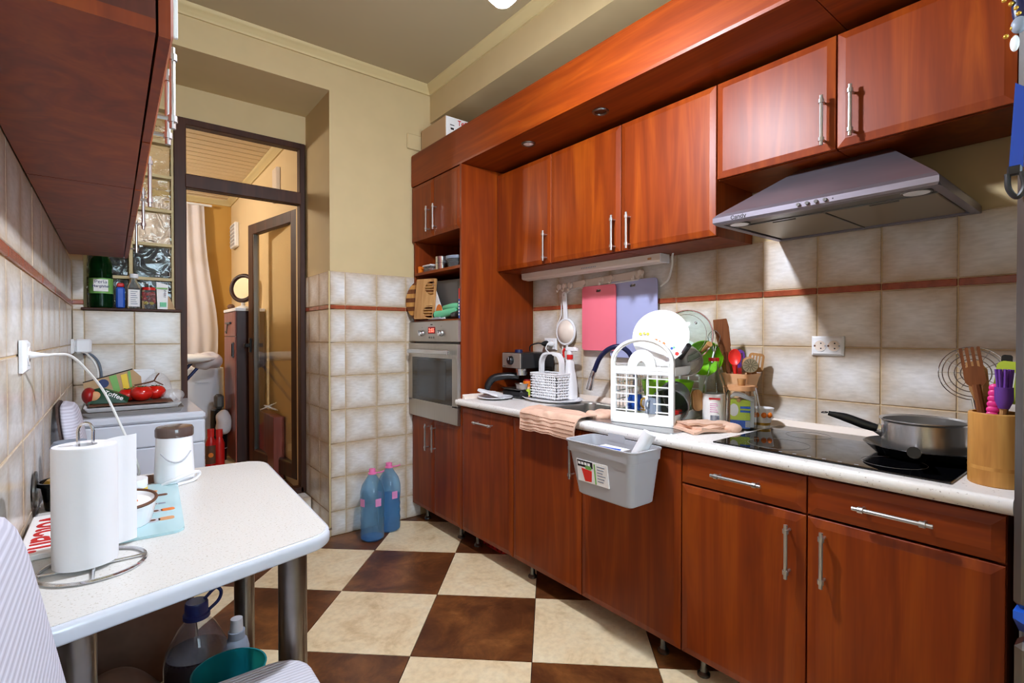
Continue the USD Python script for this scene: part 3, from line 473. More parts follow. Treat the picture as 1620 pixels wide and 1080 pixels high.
for k in range(4): part(hd, 'button', put(lathe([(0, 0), (.0055, 0), (.005, .005), (0, .005)], n=14), '-x', (1.600, .625 - k * .024 + .036, hz + .014)), 'grey_dark')
part(hd, 'pilot_light', put(lathe([(0, 0), (.002, 0), (0, .002)], n=8), '-x', (1.600, .57, hz + .014)), 'ink')
part(hd, 'logo', text('Candy', .0125, '-x', (1.6002, .845, hz + .014), bold=True), 'ink', label='black maker lettering')
# hob
hb = thing('induction_hob', 'black glass induction hob set into the worktop', 'hob', (1.81, .61, ZC))
part(hb, 'glass', cb(1.574, 2.058, .302, .916, ZC, ZC + .005, .0015), 'hob_glass')

for x, y, r in ((1.70, .45, .075), (1.93, .45, .10), (1.70, .76, .09), (1.93, .76, .07)): part(hb, 'zone_mark', ring((x, y, ZC + .0051), r, .0006, n=40, k=4), 'grey_dark')
for k in range(6): part(hb, 'touch_mark', cb(1.59, 1.594, .50 + k * .04, .51 + k * .04, ZC + .005, ZC + .0055), 'grey_plastic')
# fridge
fg = thing('refrigerator', 'tall grey steel fridge at the end of the worktop', 'refrigerator', (1.74, -.12, 0))
part(fg, 'cabinet', cb(1.465, 2.06, -.44, .172, .04, 1.90, .004), 'grey_dark')
part(fg, 'door', cb(1.40, 1.462, -.44, .174, .66, 1.90, .012), 'fridge_steel'); part(fg, 'freezer_drawer', cb(1.40, 1.462, -.44, .172, .06, .595, .012), 'fridge_steel')
part(fg, 'handle_groove', hull([(1.392, .172, .66), (1.392, .172, .645), (1.40, -.44, .66), (1.40, -.44, .60), (1.45, .17, .66), (1.45, .17, .60), (1.45, -.44, .66), (1.45, -.44, .60), (1.392, .10, .615)]), 'blue_bright', label='grip groove with a blue reflection painted into its colour')  # blue stands for light reflected in the recess, painted as colour
for x, y in ((1.5, .12), (1.5, -.38), (2.0, .12), (2.0, -.38)): part(fg, 'foot', cyl(.02, 0, .06, x, y), 'black_plastic')
# left wall cabinets
LX, LZ = .046, 1.585
def leftcab(label, y0, y1, doors):
    t = thing('wall_cabinet', label, 'cabinet', (-.05, (y0 + y1) / 2, LZ))
    part(t, 'body', cat(cb(XL + .002, LX, y0 + .001, y1 - .001, LZ, LZ + .018), cb(XL + .002, LX, y1 - .018, y1 - .001, LZ + .018, 2.35), cb(XL + .002, XL + .012, y0 + .018, y1 - .018, LZ + .018, 2.35), cb(XL + .002, LX, y0 + .001, y1 - .001, 2.35, 2.366)), 'cherry')
    part(t, 'end_panel', cb(XL + .002, LX, y0 + .001, y0 + .018, LZ + .018, 2.35), 'cherry_shaded', label='end panel with shade painted into its cherry colour')  # same cherry as the body, darkened to paint the shade on this side
    for a, b, h in doors:
        R = lambda x, k: [(x, y, z) for y in (a + .002 + k, b - .002 - k) for z in (LZ - .002 + k, 2.36 - k)]
        d = part(t, 'door', hull(R(LX + .003, 0) + R(LX + .016, 0) + R(LX + .0215, .02)), 'cherry', smooth=False)
        if y0 < 1 and a < 1: part(d, 'edge_strip', cb(LX + .0185, LX + .0235, y0 - .003, y0 + .003, LZ, 2.355, .001), 'white_gloss', label='glare on the door edge painted as a white strip')  # added white strip, paints the glare along the near bevel
        part(d, 'handle', handle_mesh((LX + .05, h, LZ + .022), (LX + .05, h, LZ + .18), (.028, 0, 0)), 'handle_steel', label='polished bar handle')
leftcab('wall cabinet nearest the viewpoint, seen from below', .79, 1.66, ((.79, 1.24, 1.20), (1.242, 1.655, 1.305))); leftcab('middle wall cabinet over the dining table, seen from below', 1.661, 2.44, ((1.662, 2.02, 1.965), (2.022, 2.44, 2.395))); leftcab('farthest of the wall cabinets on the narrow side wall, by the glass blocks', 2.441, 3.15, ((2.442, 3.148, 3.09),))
# pendant lamp
pl_ = thing('pendant_lamp', 'bright hanging bulb lamp below the ceiling, its lower edge in view', 'lamp', LAMP)
lx, ly, lz = LAMP
part(pl_, 'bulb', lathe([(0, lz - .05), (.025, lz - .044), (.043, lz - .025), (.05, lz), (.046, lz + .02), (.03, lz + .04), (0, lz + .045)], (lx, ly, 0)), 'bulb')
part(pl_, 'shade', lathe([(.055, lz + .012), (.075, lz + .03), (.07, lz + .05), (.03, lz + .085), (0, lz + .09), (0, lz + .095), (.034, lz + .09), (.078, lz + .052), (.08, lz + .025), (.057, lz + .008), (.055, lz + .012)], (lx, ly, 0)), 'steel_dark')
part(pl_, 'cord', bar((lx, ly, lz + .09), (lx, ly, CZ), .004), 'cord_white'); part(pl_, 'ceiling_cup', lathe([(0, CZ - .04), (.03, CZ - .04), (.05, CZ), (0, CZ)], (lx, ly, 0)), 'white_plastic')
rl = thing('ceiling_lamp', 'warm lamp of the next room, hidden from the doorway', 'lamp', (-.6, 4.7, 2.4))
part(rl, 'globe', lathe([(0, 2.34), (.06, 2.36), (.09, 2.42), (.06, 2.48), (0, 2.50)], (-.6, 4.7, 0)), 'room_bulb'); part(rl, 'stem', bar((-.6, 4.7, 2.495), (-.6, 4.7, 2.6), .012), 'chrome')
# ================================================================ on and above the worktop
def socket(label, face, o, n=1, mat_='white_plastic', w=.082):
    """Wall socket: plate, n round wells with two holes and earth clips."""
    t = thing('wall_socket', label, 'socket', o); W = w if n == 1 else .108
    part(t, 'plate', put(hull([(x, y, 0) for x in (-W / 2, W / 2) for y in (-.036, .036)] + [(x, y, .006) for x in (-W / 2, W / 2) for y in (-.036, .036)] + [(x, y, .012) for x in (-W / 2 + .008, W / 2 - .008) for y in (-.029, .029)]), face, o), mat_, smooth=False)
    for k in range(n):
        cx = (k - (n - 1) / 2) * .046
        wl_ = part(t, 'well', put(cat(lathe([(0, .0122), (.0195, .0126), (0.0205, .0135), (0, .0128)], (cx, 0, 0), 28)), face, o), 'ivory')
        part(wl_, 'rim', put(ring((cx, 0, .0128), .0205, .0014, n=28), face, o), mat_)
        for a, b in ((0.0095, 0.003), (-.0095, .003)): part(wl_, 'hole', put(cyl(.0026, .0126, .0138, cx + b, a, 12), face, o), 'ink')
        for a in (-.018, .018): part(wl_, 'earth_clip', put(cb(cx + a - .003, cx + a + .003, -.003, .003, .0126, .0142), face, o), 'brown' if a < 0 else 'grey_plastic')
    return t
socket('white double wall socket over the hob', '-x', (XR - .001, .756, 1.164), 2); socket('white double wall socket beside the oven tower with plugs in it', '-x', (XR - .001, 2.27, 1.152), 2)
t = thing('power_plug', 'black plug in the socket beside the oven tower', 'plug', (2.06, 2.30, 1.16)); part(t, 'body', put(lathe([(0, 0), (.017, 0), (.019, .012), (.014, .03), (.006, .045), (0, .045)], n=16), '-x', (XR - .014, 2.293, 1.155)), 'black_plastic'); part(t, 'cable', tube([(2.035, 2.293, 1.155), (2.01, 2.31, 1.157), (1.99, 2.35, 1.14), (2.0, 2.36, 1.10), (2.01, 2.35, 1.08)], .004), 'black_plastic')
t = thing('power_plug', 'white plug in the socket beside the oven tower', 'plug', (2.06, 2.247, 1.15)); part(t, 'body', put(lathe([(0, 0), (.016, 0), (.017, .012), (.012, .028), (.005, .04), (0, .04)], n=16), '-x', (XR - .014, 2.247, 1.152)), 'white_plastic')
part(t, 'cable', tube([(2.036, 2.247, 1.152), (2.02, 2.24, 1.12), (2.04, 2.19, 1.085), (2.06, 2.155, 1.09), (2.07, 2.15, 1.14), (2.075, 2.165, 1.23), (2.07, 2.20, 1.26), (2.075, 2.17, 1.32), (2.076, 2.165, 1.41), (2.072, 2.12, 1.45), (2.07, 2.04, 1.472), (2.065, 1.90, 1.466), (2.062, 1.72, 1.478), (2.062, 1.60, 1.482)], .0035), 'cord_white')
t = thing('lamp_cable', 'white cable looping down from the under-cabinet lamp', 'cable', (2.05, 1.35, 1.5)); part(t, 'cable', tube([(2.0, 1.405, 1.585), (2.0, 1.375, 1.60), (2.01, 1.362, 1.596), (2.03, 1.385, 1.57), (2.05, 1.40, 1.53), (2.06, 1.425, 1.47), (2.066, 1.455, 1.45), (2.066, 1.475, 1.44)], .0045), 'cord_white')
t = thing('under_cabinet_lamp', 'long slim white lamp mounted beneath the wall cabinets', 'lamp', (2.0, 1.9, 1.55)); part(t, 'housing', hull([(x, y, z) for y in (1.405, 2.405) for x, z in ((1.965, 1.579), (2.03, 1.579), (1.975, 1.543), (2.02, 1.538), (1.968, 1.55))]), 'ivory', smooth=False)
part(t, 'end_cap', cb(1.963, 2.032, 1.400, 1.406, 1.537, 1.579, .002), 'white_plastic'); part(t, 'switch', cb(1.9655, 1.972, 1.455, 1.475, 1.555, 1.565), 'terracotta_line'); part(t, 'vent', cat(*[cb(1.9665, 1.972, 1.80 + k * .012, 1.807 + k * .012, 1.557, 1.566) for k in range(9)]), 'grey_plastic')
# hook rail and what hangs there
t = thing('hook_rail', 'pale plastic hook rail on the tiles under the wall cabinets', 'hook rail', (2.08, 1.9, 1.5)); RP = ((0, -1, 0.045), (0, .045, 1), (-1, 0, 0))
part(t, 'rail', put(cb(0, .49, -.022, .022, 0, .010, .003), RP, (XR - .001, 2.08, 1.49)), 'ivory')
for y, z in ((2.19, 1.487), (2.145, 1.488), (2.10, 1.489), (1.985, 1.494), (1.86, 1.50), (1.79, 1.505), (1.64, 1.511), (1.60, 1.513)):
    part(t, 'hook', cat(put(lathe([(0, 0), (.018, 0), (.014, .012), (0, .014)], n=14), '-x', (XR - .008, y, z + .004)), tube([(2.072, y, z - .004), (2.066, y, z - .024), (2.058, y, z - .026), (2.056, y, z - .016)], .0035, 6)), 'ivory')
def board(label, y0, y1, z0, z1, m, x=2.066):
    t = thing('cutting_board', label, 'cutting board', (x, (y0 + y1) / 2, z0)); w, h = y1 - y0, z1 - z0
    pl = rr(w, h, .018).difference(rr(.034, .014, .006, .0, h / 2 - .028)); part(t, 'board', put(ext(pl, .006), '-x', (x, (y0 + y1) / 2, (z0 + z1) / 2)), m, smooth=False)
    part(t, 'hook', cat(cb(x - .004, x + .012, (y0 + y1) / 2 - .005, (y0 + y1) / 2 + .005, z1 - .025, z1 + .02)), 'ivory')
board('pink plastic cutting board hanging on the tiles', 1.737, 1.976, 1.123, 1.472, 'pink_board', 2.056); board('larger lilac plastic cutting board hanging behind the pink one', 1.49, 1.785, 1.09, 1.484, 'lilac_board', 2.068)
t = thing('strainer', 'white sieve hanging by its handle on the tiles', 'strainer', (2.06, 2.11, 1.16)); SA = ((0, -1, .10), (0, .10, 1), (-1, 0, 0))
part(t, 'hoop', put(ring((0, 0, .012), .072, .007, n=32, k=8), SA, (2.072, 2.115, 1.225)), 'white_plastic'); part(t, 'mesh', put(lathe([(0, .045), (.03, .04), (.055, .028), (.07, .012), (.068, .011), (.053, .026), (.029, .037), (0, .042)], n=28), SA, (2.072, 2.115, 1.225)), 'ivory')
part(t, 'handle', put(cat(ext(unary_union([Polygon([(-.012, .07), (.012, .07), (.016, .215), (-.016, .215)]), Point(0, .215).buffer(.016)]).difference(Point(0, .214).buffer(.005)), .008)), SA, (2.072, 2.115, 1.225)), 'white_plastic'); part(t, 'lug', put(cb(-.006, .006, -.098, -.075, .006, .014, .002), SA, (2.072, 2.115, 1.225)), 'white_plastic')
# espresso machine
t = thing('espresso_machine', 'black espresso machine with a steel front in the worktop corner', 'coffee machine', (1.92, 2.29, ZC))
part(t, 'base', cb(1.80, 2.03, 2.205, 2.385, ZC, ZC + .05, .012), 'black_plastic'); part(t, 'column', cb(1.93, 2.04, 2.20, 2.385, ZC + .045, 1.02, .006), 'black_plastic'); part(t, 'head', cb(1.80, 2.05, 2.20, 2.385, 1.015, 1.105, .006), 'black_plastic')
fp = part(t, 'front_panel', cb(1.795, 1.802, 2.205, 2.375, 1.018, 1.103, .003), 'brushed_panel'); part(fp, 'dial', put(lathe([(0, 0), (.026, 0), (.024, .012), (.018, .02), (0, .02)]), '-x', (1.796, 2.29, 1.062)), 'black_plastic'); part(fp, 'indicator', cb(1.774, 1.777, 2.288, 2.292, 1.064, 1.08), 'grey_plastic'); part(fp, 'lettering', cb(1.794, 1.7955, 2.335, 2.362, 1.025, 1.028), 'ink')
part(t, 'steam_knob', lathe([(0, 0), (.024, 0), (.022, .018), (0, .02)], (1.86, 2.30, 1.104)), 'dark_blue_plastic'); part(t, 'group_head', cyl(.034, .975, 1.016, 1.865, 2.28), 'chrome'); part(t, 'drip_tray', cb(1.79, 1.92, 2.215, 2.375, ZC + .05, ZC + .056), 'steel_dark')
part(t, 'portafilter', tube([(1.86, 2.30, .965), (1.80, 2.345, .968), (1.745, 2.39, .955), (1.715, 2.405, .915), (1.71, 2.405, .885)], [.022, .021, .022, .020, .014], 12), 'black_plastic', label='thick black portafilter handle')
t = thing('filter_basket', 'small round metal coffee filter basket below the espresso machine', 'filter', (1.775, 2.255, ZC)); part(t, 'cup', lathe([(0, 0), (.033, 0), (.036, .026), (.040, .028), (.040, .031), (.035, .031), (.031, .004), (0, .004)], (1.83, 2.235, ZC + .056)), 'steel')
t = thing('plate', 'white flat plate with a folded napkin on it beside the tray', 'plate', (1.73, 2.30, ZC)); part(t, 'plate', lathe([(0, 0), (.05, 0), (.075, .006), (.10, .012), (.101, .016), (.074, .010), (.05, .005), (0, .005)], (1.70, 2.315, ZC), 40), 'white_gloss')
nk = trimesh.creation.box([.10, .12, .004]); nk = fine(nk, 3); nk = wobble(nk, .012, 22, 3); nk.apply_transform(trimesh.transformations.euler_matrix(.25, .1, .5)); nk.apply_translation([1.70, 2.345, ZC + .03]); solo('napkin', nk, 'white_paper', 'crumpled paper napkin lying on the white plate', 'napkin')
t = thing('serving_tray', 'white oval plastic tray carrying the basket and spray bottle', 'tray', (1.90, 2.06, ZC)); ov_ = lambda a, b, z: np.array([(1.90 + a * math.cos(x), 2.06 + b * math.sin(x), z) for x in np.linspace(0, 2 * pi, 48, endpoint=False)])
part(t, 'tray', loft([ov_(.10, .16, ZC), ov_(.125, .19, ZC + .010), ov_(.135, .20, ZC + .017), ov_(.132, .197, ZC + .019), ov_(.115, .18, ZC + .010), ov_(.095, .155, ZC + .006)]), 'white_gloss')
t = thing('plastic_basket', 'white woven plastic basket with an arched handle on the tray', 'basket', (1.925, 2.09, ZC + .012)); bz = ZC + .012; bx0, bx1, by0, by1, bh = 1.865, 1.985, 1.985, 2.195, .135
part(t, 'floor', cb(bx0 + .004, bx1 - .004, by0 + .004, by1 - .004, bz, bz + .004), 'white_plastic')
for k in range(9):
    z = bz + .004 + k * .0145; ph = k % 2; pts = []
    for (a, b, n_) in (((bx0, by0), (bx0, by1), 16), ((bx0, by1), (bx1, by1), 9), ((bx1, by1), (bx1, by0), 16), ((bx1, by0), (bx0, by0), 9)):
        for i in range(n_):
            f_ = i / n_; nrm = np.array([b[1] - a[1], -(b[0] - a[0])]); nrm = nrm / np.linalg.norm(nrm); s_ = .0028 * (1 if (i + ph) % 2 else -1)
            pts.append((a[0] + (b[0] - a[0]) * f_ + nrm[0] * s_, a[1] + (b[1] - a[1]) * f_ + nrm[1] * s_, z + .005))
    part(t, 'weave_strip', tube(pts, .0046, 6, closed=True), 'grey_plastic' if False else 'white_plastic')
part(t, 'stake', cat(*[cb(x - .002, x + .002, y - .002, y + .002, bz, bz + bh) for x in (bx0, bx1) for y in np.linspace(by0, by1, 14)], *[cb(x - .002, x + .002, y - .002, y + .002, bz, bz + bh) for y in (by0, by1) for x in np.linspace(bx0, bx1, 8)]), 'white_plastic', kind='stuff')
part(t, 'rim', cat(*[cb(a, b, c, d, bz + bh - .004, bz + bh + .006, .002) for a, b, c, d in ((bx0 - .005, bx0 + .005, by0 - .005, by1 + .005), (bx1 - .005, bx1 + .005, by0 - .005, by1 + .005), (bx0, bx1, by0 - .005, by0 + .005), (bx0, bx1, by1 - .005, by1 + .005))]), 'white_plastic')
hp = curve([(0, 0), (.0, .15), (.004, .20), (.03, .235), (.07, .243), (.11, .243), (.15, .235), (.176, .20), (.18, .15), (.18, 0)], 6); hpoly = Polygon(np.vstack([hp, (hp - [.09, 0])[::-1] * [.84, .955] + [.09, 0]])).buffer(0)
part(t, 'handle', put(ext(hpoly, .030), '-x', (1.94, 2.18, bz + .01)), 'white_plastic', smooth=50)
t = thing('spice_jar', 'small orange-labelled spice jar with orange lid beside the basket', 'jar', (1.86, 2.235, ZC)); part(t, 'jar', cyl(.021, ZC + .01, ZC + .068, 1.86, 2.225), 'terracotta'); part(t, 'lid', cyl(.0225, ZC + .068, ZC + .10, 1.86, 2.225), 'orange'); part(t, 'label', cyl(.0215, ZC + .02, ZC + .055, 1.86, 2.225), 'lime_label', label='green printed band'); part(t, 'cap', cyl(.018, ZC + .10, ZC + .108, 1.86, 2.225), 'red_dark')
t = thing('spray_bottle', 'white spray bottle with red collar and trigger on the tray', 'spray bottle', (2.0, 2.005, ZC + .01)); sx, sy = 1.985, 2.005
part(t, 'bottle', loft([rloop(.058, .075, .018, z, sx, sy) if False else rloop(w, d, min(w, d) * .35, z, sx, sy) for w, d, z in ((.058, .078, ZC + .008), (.062, .082, ZC + .02), (.062, .080, ZC + .09), (.055, .062, ZC + .14), (.046, .044, ZC + .18), (.042, .040, ZC + .215), (.026, .026, ZC + .225), (.026, .026, ZC + .23))]), 'white_plastic'); part(t, 'collar', cyl(.0175, ZC + .228, ZC + .252, sx, sy), 'red')
hd_ = put(cat(cb(-.05, .03, .02, .045, -.012, .012, .006), cb(-.014, .014, 0, .028, -.012, .012, .004), cb(-.062, -.048, .024, .04, -.008, .008, .002)), ((0, .94, -.0), (0, 0, 1), (-1, 0, 0)), (sx, sy, ZC + .25)); part(t, 'sprayer_head', hd_, 'white_plastic'); part(t, 'trigger', tube([(sx, sy + .04, ZC + .285), (sx, sy + .052, ZC + .265), (sx, sy + .045, ZC + .235)], [.008, .007, .004], 8), 'red')
t = thing('soap_bottle', 'clear soap bottle with golden liquid behind the basket', 'bottle', (2.04, 2.09, ZC)); part(t, 'bottle', lathe([(0, 0), (.035, 0), (.037, .02), (.037, .13), (.02, .18), (.013, .19), (0, .19)], (2.04, 2.085, ZC + .004)), 'clear_plastic'); part(t, 'liquid', lathe([(0, .003), (.032, .003), (.034, .02), (.034, .125), (.022, .155), (0, .155)], (2.04, 2.085, ZC + .004)), 'gold'); part(t, 'cap', cyl(.015, ZC + .192, ZC + .225, 2.04, 2.085), 'white_plastic')
# draped towel over the worktop edge
def cloth(prof, w0, w1, n=40, amp=.004, seed=0, th=.005):
    """A cloth strip: prof is its (x, z) run, spread along y between w0 and w1; each end pair may differ."""
    p = curve(prof, 6); rows = []
    for k, (x, z) in enumerate(p):
        f_ = k / (len(p) - 1)
        y = np.linspace(w0[0] + (w0[1] - w0[0]) * f_, w1[0] + (w1[1] - w1[0]) * f_, n); nz = np.asarray(meshkit.noise(np.column_stack([y * 22, np.full(n, f_ * 5), np.full(n, seed)])))
        rows.append(np.column_stack([x - amp * nz, y, z + amp * nz]))
    R = np.array(rows); d = np.gradient(R, axis=0); nr = np.cross(d, [0, 1, 0]); nr /= np.linalg.norm(nr, axis=2, keepdims=True) + 1e-9
    top = R + nr * th * np.sign(nr[0, 0, 2] or 1); v = np.vstack([R.reshape(-1, 3), top.reshape(-1, 3)]); m_, o = len(R), R.shape[0] * n; f = []
    for i in range(m_ - 1):
        for j in range(n - 1):
            a, b, c, e = i * n + j, i * n + j + 1, (i + 1) * n + j + 1, (i + 1) * n + j; f += [[a, b, c], [a, c, e], [o + a, o + c, o + b], [o + a, o + e, o + c]]
    E_ = [i * n for i in range(m_)]; loop = list(range(n)) + [i * n + n - 1 for i in range(1, m_)] + list(range((m_ - 1) * n + n - 2, (m_ - 1) * n - 1, -1)) + [i * n for i in range(m_ - 2, 0, -1)]
    for i in range(len(loop)): a, b = loop[i], loop[(i + 1) % len(loop)]; f += [[a, o + a, o + b], [a, o + b, b]]
    mm = trimesh.Trimesh(v, f, process=False); mm.fix_normals(); return mm, R, nr
tm, TR, TN = cloth([(1.64, ZC + .009), (1.58, ZC + .010), (1.535, ZC + .009), (1.515, ZC - .008), (1.508, ZC - .04), (1.502, ZC - .082)], (1.855, 1.84), (1.475, 1.49), amp=.010, seed=1)
t = thing('towel', 'peach waffle towel draped over the worktop edge at the sink', 'towel', (1.55, 1.67, ZC)); part(t, 'cloth', tm, 'towel', smooth=60)
dots = []
for i in (19, 22, 25, 27, 29):
    for j in range(1, 39):
        q = TR[min(i, len(TR) - 1), j]; n_ = TN[min(i, len(TR) - 1), j]; n_ = n_ if n_[0] < 0 or n_[2] > .5 else -n_; c_ = q + n_ * .005; dots.append(cb(c_[0] - .0022, c_[0] + .0022, c_[1] - .0026, c_[1] + .0026, c_[2] - .0018, c_[2] + .0018))
part(t, 'stitch_row', cat(*dots), 'towel_dot', smooth=False, kind='stuff')
bl = blob((1.665, 1.50, ZC + .012), (.045, .05, .014), 3, .02, 30, 5); part(t, 'folded_end', bl, 'towel')
solo('sponge', cb(1.70, 1.77, 1.425, 1.455, ZC + .005, ZC + .04, .008), 'red_soft', 'small red sponge lying by the drying rack', 'sponge')
# drying rack
RC = np.array([1.655, 1.265, ZC + .006]); RA = math.radians(14); ru = np.array([math.sin(RA), -math.cos(RA), 0]); rw = np.array([-math.cos(RA), -math.sin(RA), 0]); RF = (tuple(ru), (0, 0, 1), tuple(rw))   # u: along the panel, out: to the room
def RPt(u, v, d): return RC + ru * u + np.array([0, 0, v]) + rw * d
t = thing('dish_rack', 'white two-tier plastic dish rack on the sink drainer', 'dish rack', RC)
pw = .262; outl = unary_union([sbox(-pw / 2, 0, pw / 2, .245).buffer(0), affinity.scale(Point(0, .245).buffer(1, quad_segs=16), pw / 2, .098)])
wv = outl.buffer(-.016); holes = wv.intersection(sbox(-1, .222, 1, 1)); arch = affinity.scale(Point(0, .225).buffer(1, quad_segs=16), .058, .070).union(sbox(-.055, .15, .055, .215)); inner = affinity.scale(Point(0, .20).buffer(1, quad_segs=16), .024, .05).union(sbox(-.021, .022, .021, .20))
holes = holes.difference(arch.buffer(.001))
rows_ = [(.024 + k * .0325, .048 + k * .0325) for k in range(6)]
cells = unary_union([sbox(a, r0, b, r1).buffer(.002) for r0, r1 in rows_ for a, b in ((-.108, -.068), (-.060, -.030), (.030, .060), (.068, .108))])
panel = outl.difference(unary_union([holes, inner, cells]))
for d, nm in ((0, 'front'), (-.36, 'rear')): part(t, 'end_panel', put(ext(panel, .011), RF, RPt(0, 0, d)), 'white_rack', smooth=False)
pb = outl.difference(outl.buffer(-.010)).intersection(sbox(-1, .01, 1, 1)); part(t, 'rim_bead', put(ext(pb, .017), RF, RPt(0, 0, -.002)), 'white_rack')
def trayr(z, h, lip, dd): 
    o = rr(pw + lip, .38, .012, 0, -.18).difference(rr(pw + lip - .008, .372, .01, 0, -.18)); m1 = ext(o, h); m2 = ext(rr(pw + lip, .38, .012, 0, -.18).difference(unary_union([rr(.018, .30, .004, -.10 + k * .04, -.18) for k in range(6)])), .004)
    mm = cat(m1, m2); mm.apply_translation([0, 0, z]); T = np.eye(4); T[:3, 0] = ru; T[:3, 1] = rw; T[:3, 2] = (0, 0, 1); T[:3, 3] = RC; mm.apply_transform(T); return mm
part(t, 'lower_tray', trayr(.004, .040, .0, 0), 'white_rack', smooth=False); part(t, 'upper_tray', trayr(.195, .034, .006, 0), 'white_rack', smooth=False); 
dt = rr(.29, .40, .03, 0, -.19); m_ = ext(dt, .005); T = np.eye(4); T[:3, 0] = ru; T[:3, 1] = rw; T[:3, 2] = (0, 0, 1); T[:3, 3] = RC - np.array([0, 0, .001]); m_.apply_transform(T); part(t, 'drip_tray', m_, 'white_rack')
gr = [sbox(a, .05, a + .004, .19) for a in np.arange(.02, .35, .033)] + [sbox(.02, b, .35, b + .004) for b in (.085, .12, .155)]; part(t, 'side_grid', put(ext(unary_union(gr), .004), (tuple(-rw), (0, 0, 1), tuple(ru)), RPt(-pw / 2 + .004, 0, 0)), 'white_rack', smooth=False)
def dish(r, deep=.02, n=48): return lathe([(0, 0), (r * .55, 0), (r * .72, deep * .55), (r, deep), (r * 1.005, deep + .003), (r * .71, deep * .55 + .004), (r * .54, .004), (0, .004)], n=n)
t = thing('dinner_plate', 'large white plate with tiny flower prints standing on the dish rack', 'plate', (1.74, 1.25, 1.09)); PU = axes(math.radians(207), .30); pc = np.array([1.735, 1.235, 1.195])
part(t, 'plate', put(dish(.110, .016), PU, pc), 'white_gloss')
fl_ = [(-.080, .010, 'yellow', .006), (-.066, .014, 'yellow', .005), (-.052, .013, 'yellow', .006), (-.018, -.014, 'orange', .006), (-.005, -.020, 'orange', .005), (.012, -.028, 'orange', .006), (.044, -.048, 'blue', .005), (.053, -.045, 'green_mint', .004), (.066, -.072, 'red_soft', .007), (-.098, -.02, 'lime', .005)]
for i, (a, b, c, r) in enumerate(fl_):
    rad = math.hypot(a, b); hgt = .0018 + float(np.interp(rad, [.059, .078, .110], [.004, .0128, .019]))
    part(t, 'flower_print', put(cat(*[lathe([(0, 0), (r * .55, 0), (r * .5, .0006), (0, .0006)], (a + r * .6 * math.cos(q), b + r * .6 * math.sin(q), hgt + .0004), 8) for q in np.arange(5) * 2 * pi / 5]), PU, pc), c)
t = thing('pot_lid', 'clear glass pot lid with a steel rim standing behind the plate', 'lid', (1.87, 1.21, 1.08)); LU = axes(math.radians(195), .22); lc = np.array([1.86, 1.205, 1.20])
part(t, 'glass', put(lathe([(0, .03), (.05, .026), (.09, .014), (.108, .002), (.108, .005), (.09, .017), (.05, .029), (0, .033)], n=40), LU, lc), 'lid_glass'); part(t, 'rim', put(ring((0, 0, .002), .109, .0035, n=44), LU, lc), 'chrome'); part(t, 'inner_ring', put(ring((0, 0, .016), .088, .001, n=44), LU, lc), 'chrome'); part(t, 'vent', put(cyl(.005, .02, .03, .045, .05, 10), LU, lc), 'steel_dark'); 
part(t, 'knob', put(lathe([(0, .03), (.009, .03), (.009, .045), (.024, .055), (.022, .065), (0, .066)], n=18), LU, lc), 'black_plastic')
t = thing('milk_pan', 'small steel pan with a black handle lying on the dish rack', 'pan', (1.80, 1.19, 1.08)); part(t, 'bowl', put(lathe([(0, 0), (.055, 0), (.06, .01), (.06, .05), (.056, .05), (.056, .012), (0, .004)], n=28), axes(math.radians(230), -.3), (1.83, 1.19, 1.11)), 'steel'); part(t, 'handle', bar((1.765, 1.165, 1.115), (1.72, 1.10, 1.165), .010, 10), 'black_plastic')
solo('mixing_bowl', put(lathe([(0, 0), (.04, 0), (.062, .025), (.072, .055), (.075, .055), (.065, .024), (.042, -.004), (0, -.004)], n=32), axes(math.radians(215), -.2), (1.985, 1.20, 1.12)), 'lime', 'lime green plastic bowl tipped on the top rack tier', 'bowl')
t = thing('balloon_whisk', 'small wire whisk sticking up behind the glass lid', 'whisk', (1.93, 1.14, 1.12))
for k in range(4):
    a = k * pi / 4; part(t, 'wire', tube([np.array([1.95, 1.13, 1.13]) + np.array([math.cos(a) * r_, math.sin(a) * r_, h_]) for r_, h_ in ((.002, 0), (.022, .05), (.024, .075), (0, .095), (-.024, .075), (-.022, .05), (-.002, 0))], .0011, 5), 'chrome')
part(t, 'handle', bar((1.95, 1.13, 1.135), (1.93, 1.13, 1.09), .006), 'chrome')
solo('cooking_spoon', tube([(1.90, 1.20, 1.10), (1.86, 1.13, 1.14), (1.83, 1.08, 1.17)], [.004, .005, .012], 8), 'beech', 'thin wooden spoon resting across the top of the dish rack', 'spoon')
solo('salad_bowl', lathe([(0, 0), (.05, 0), (.09, .05), (.105, .11), (.109, .11), (.094, .05), (.053, -.004), (0, -.004)], (1.87, 1.30, ZC + .055), 36), 'lime', 'bright green plastic bowl in the lower dish rack tier', 'bowl')
solo('storage_tub', put(lathe([(0, 0), (.055, 0), (.07, .09), (.074, .09), (.059, -.004), (0, -.004)], n=28), axes(math.radians(200), -.4), (1.78, 1.20, ZC + .12)), 'grey_clear', 'translucent grey tub upside down in the lower rack tier', 'tub')
t = thing('small_lid', 'small glass lid with a red knob base in the lower rack tier', 'lid', (1.70, 1.165, ZC + .06)); LU2 = axes(math.radians(250), .25); part(t, 'glass', put(lathe([(0, .012), (.04, .008), (.06, 0), (.06, .003), (.04, .011), (0, .015)], n=28), LU2, (1.74, 1.165, ZC + .115)), 'lid_glass'); part(t, 'rim', put(ring((0, 0, 0), .061, .003, n=30), LU2, (1.74, 1.165, ZC + .115)), 'steel_dark'); part(t, 'base', cb(1.70, 1.76, 1.15, 1.172, ZC + .048, ZC + .068, .005), 'red')
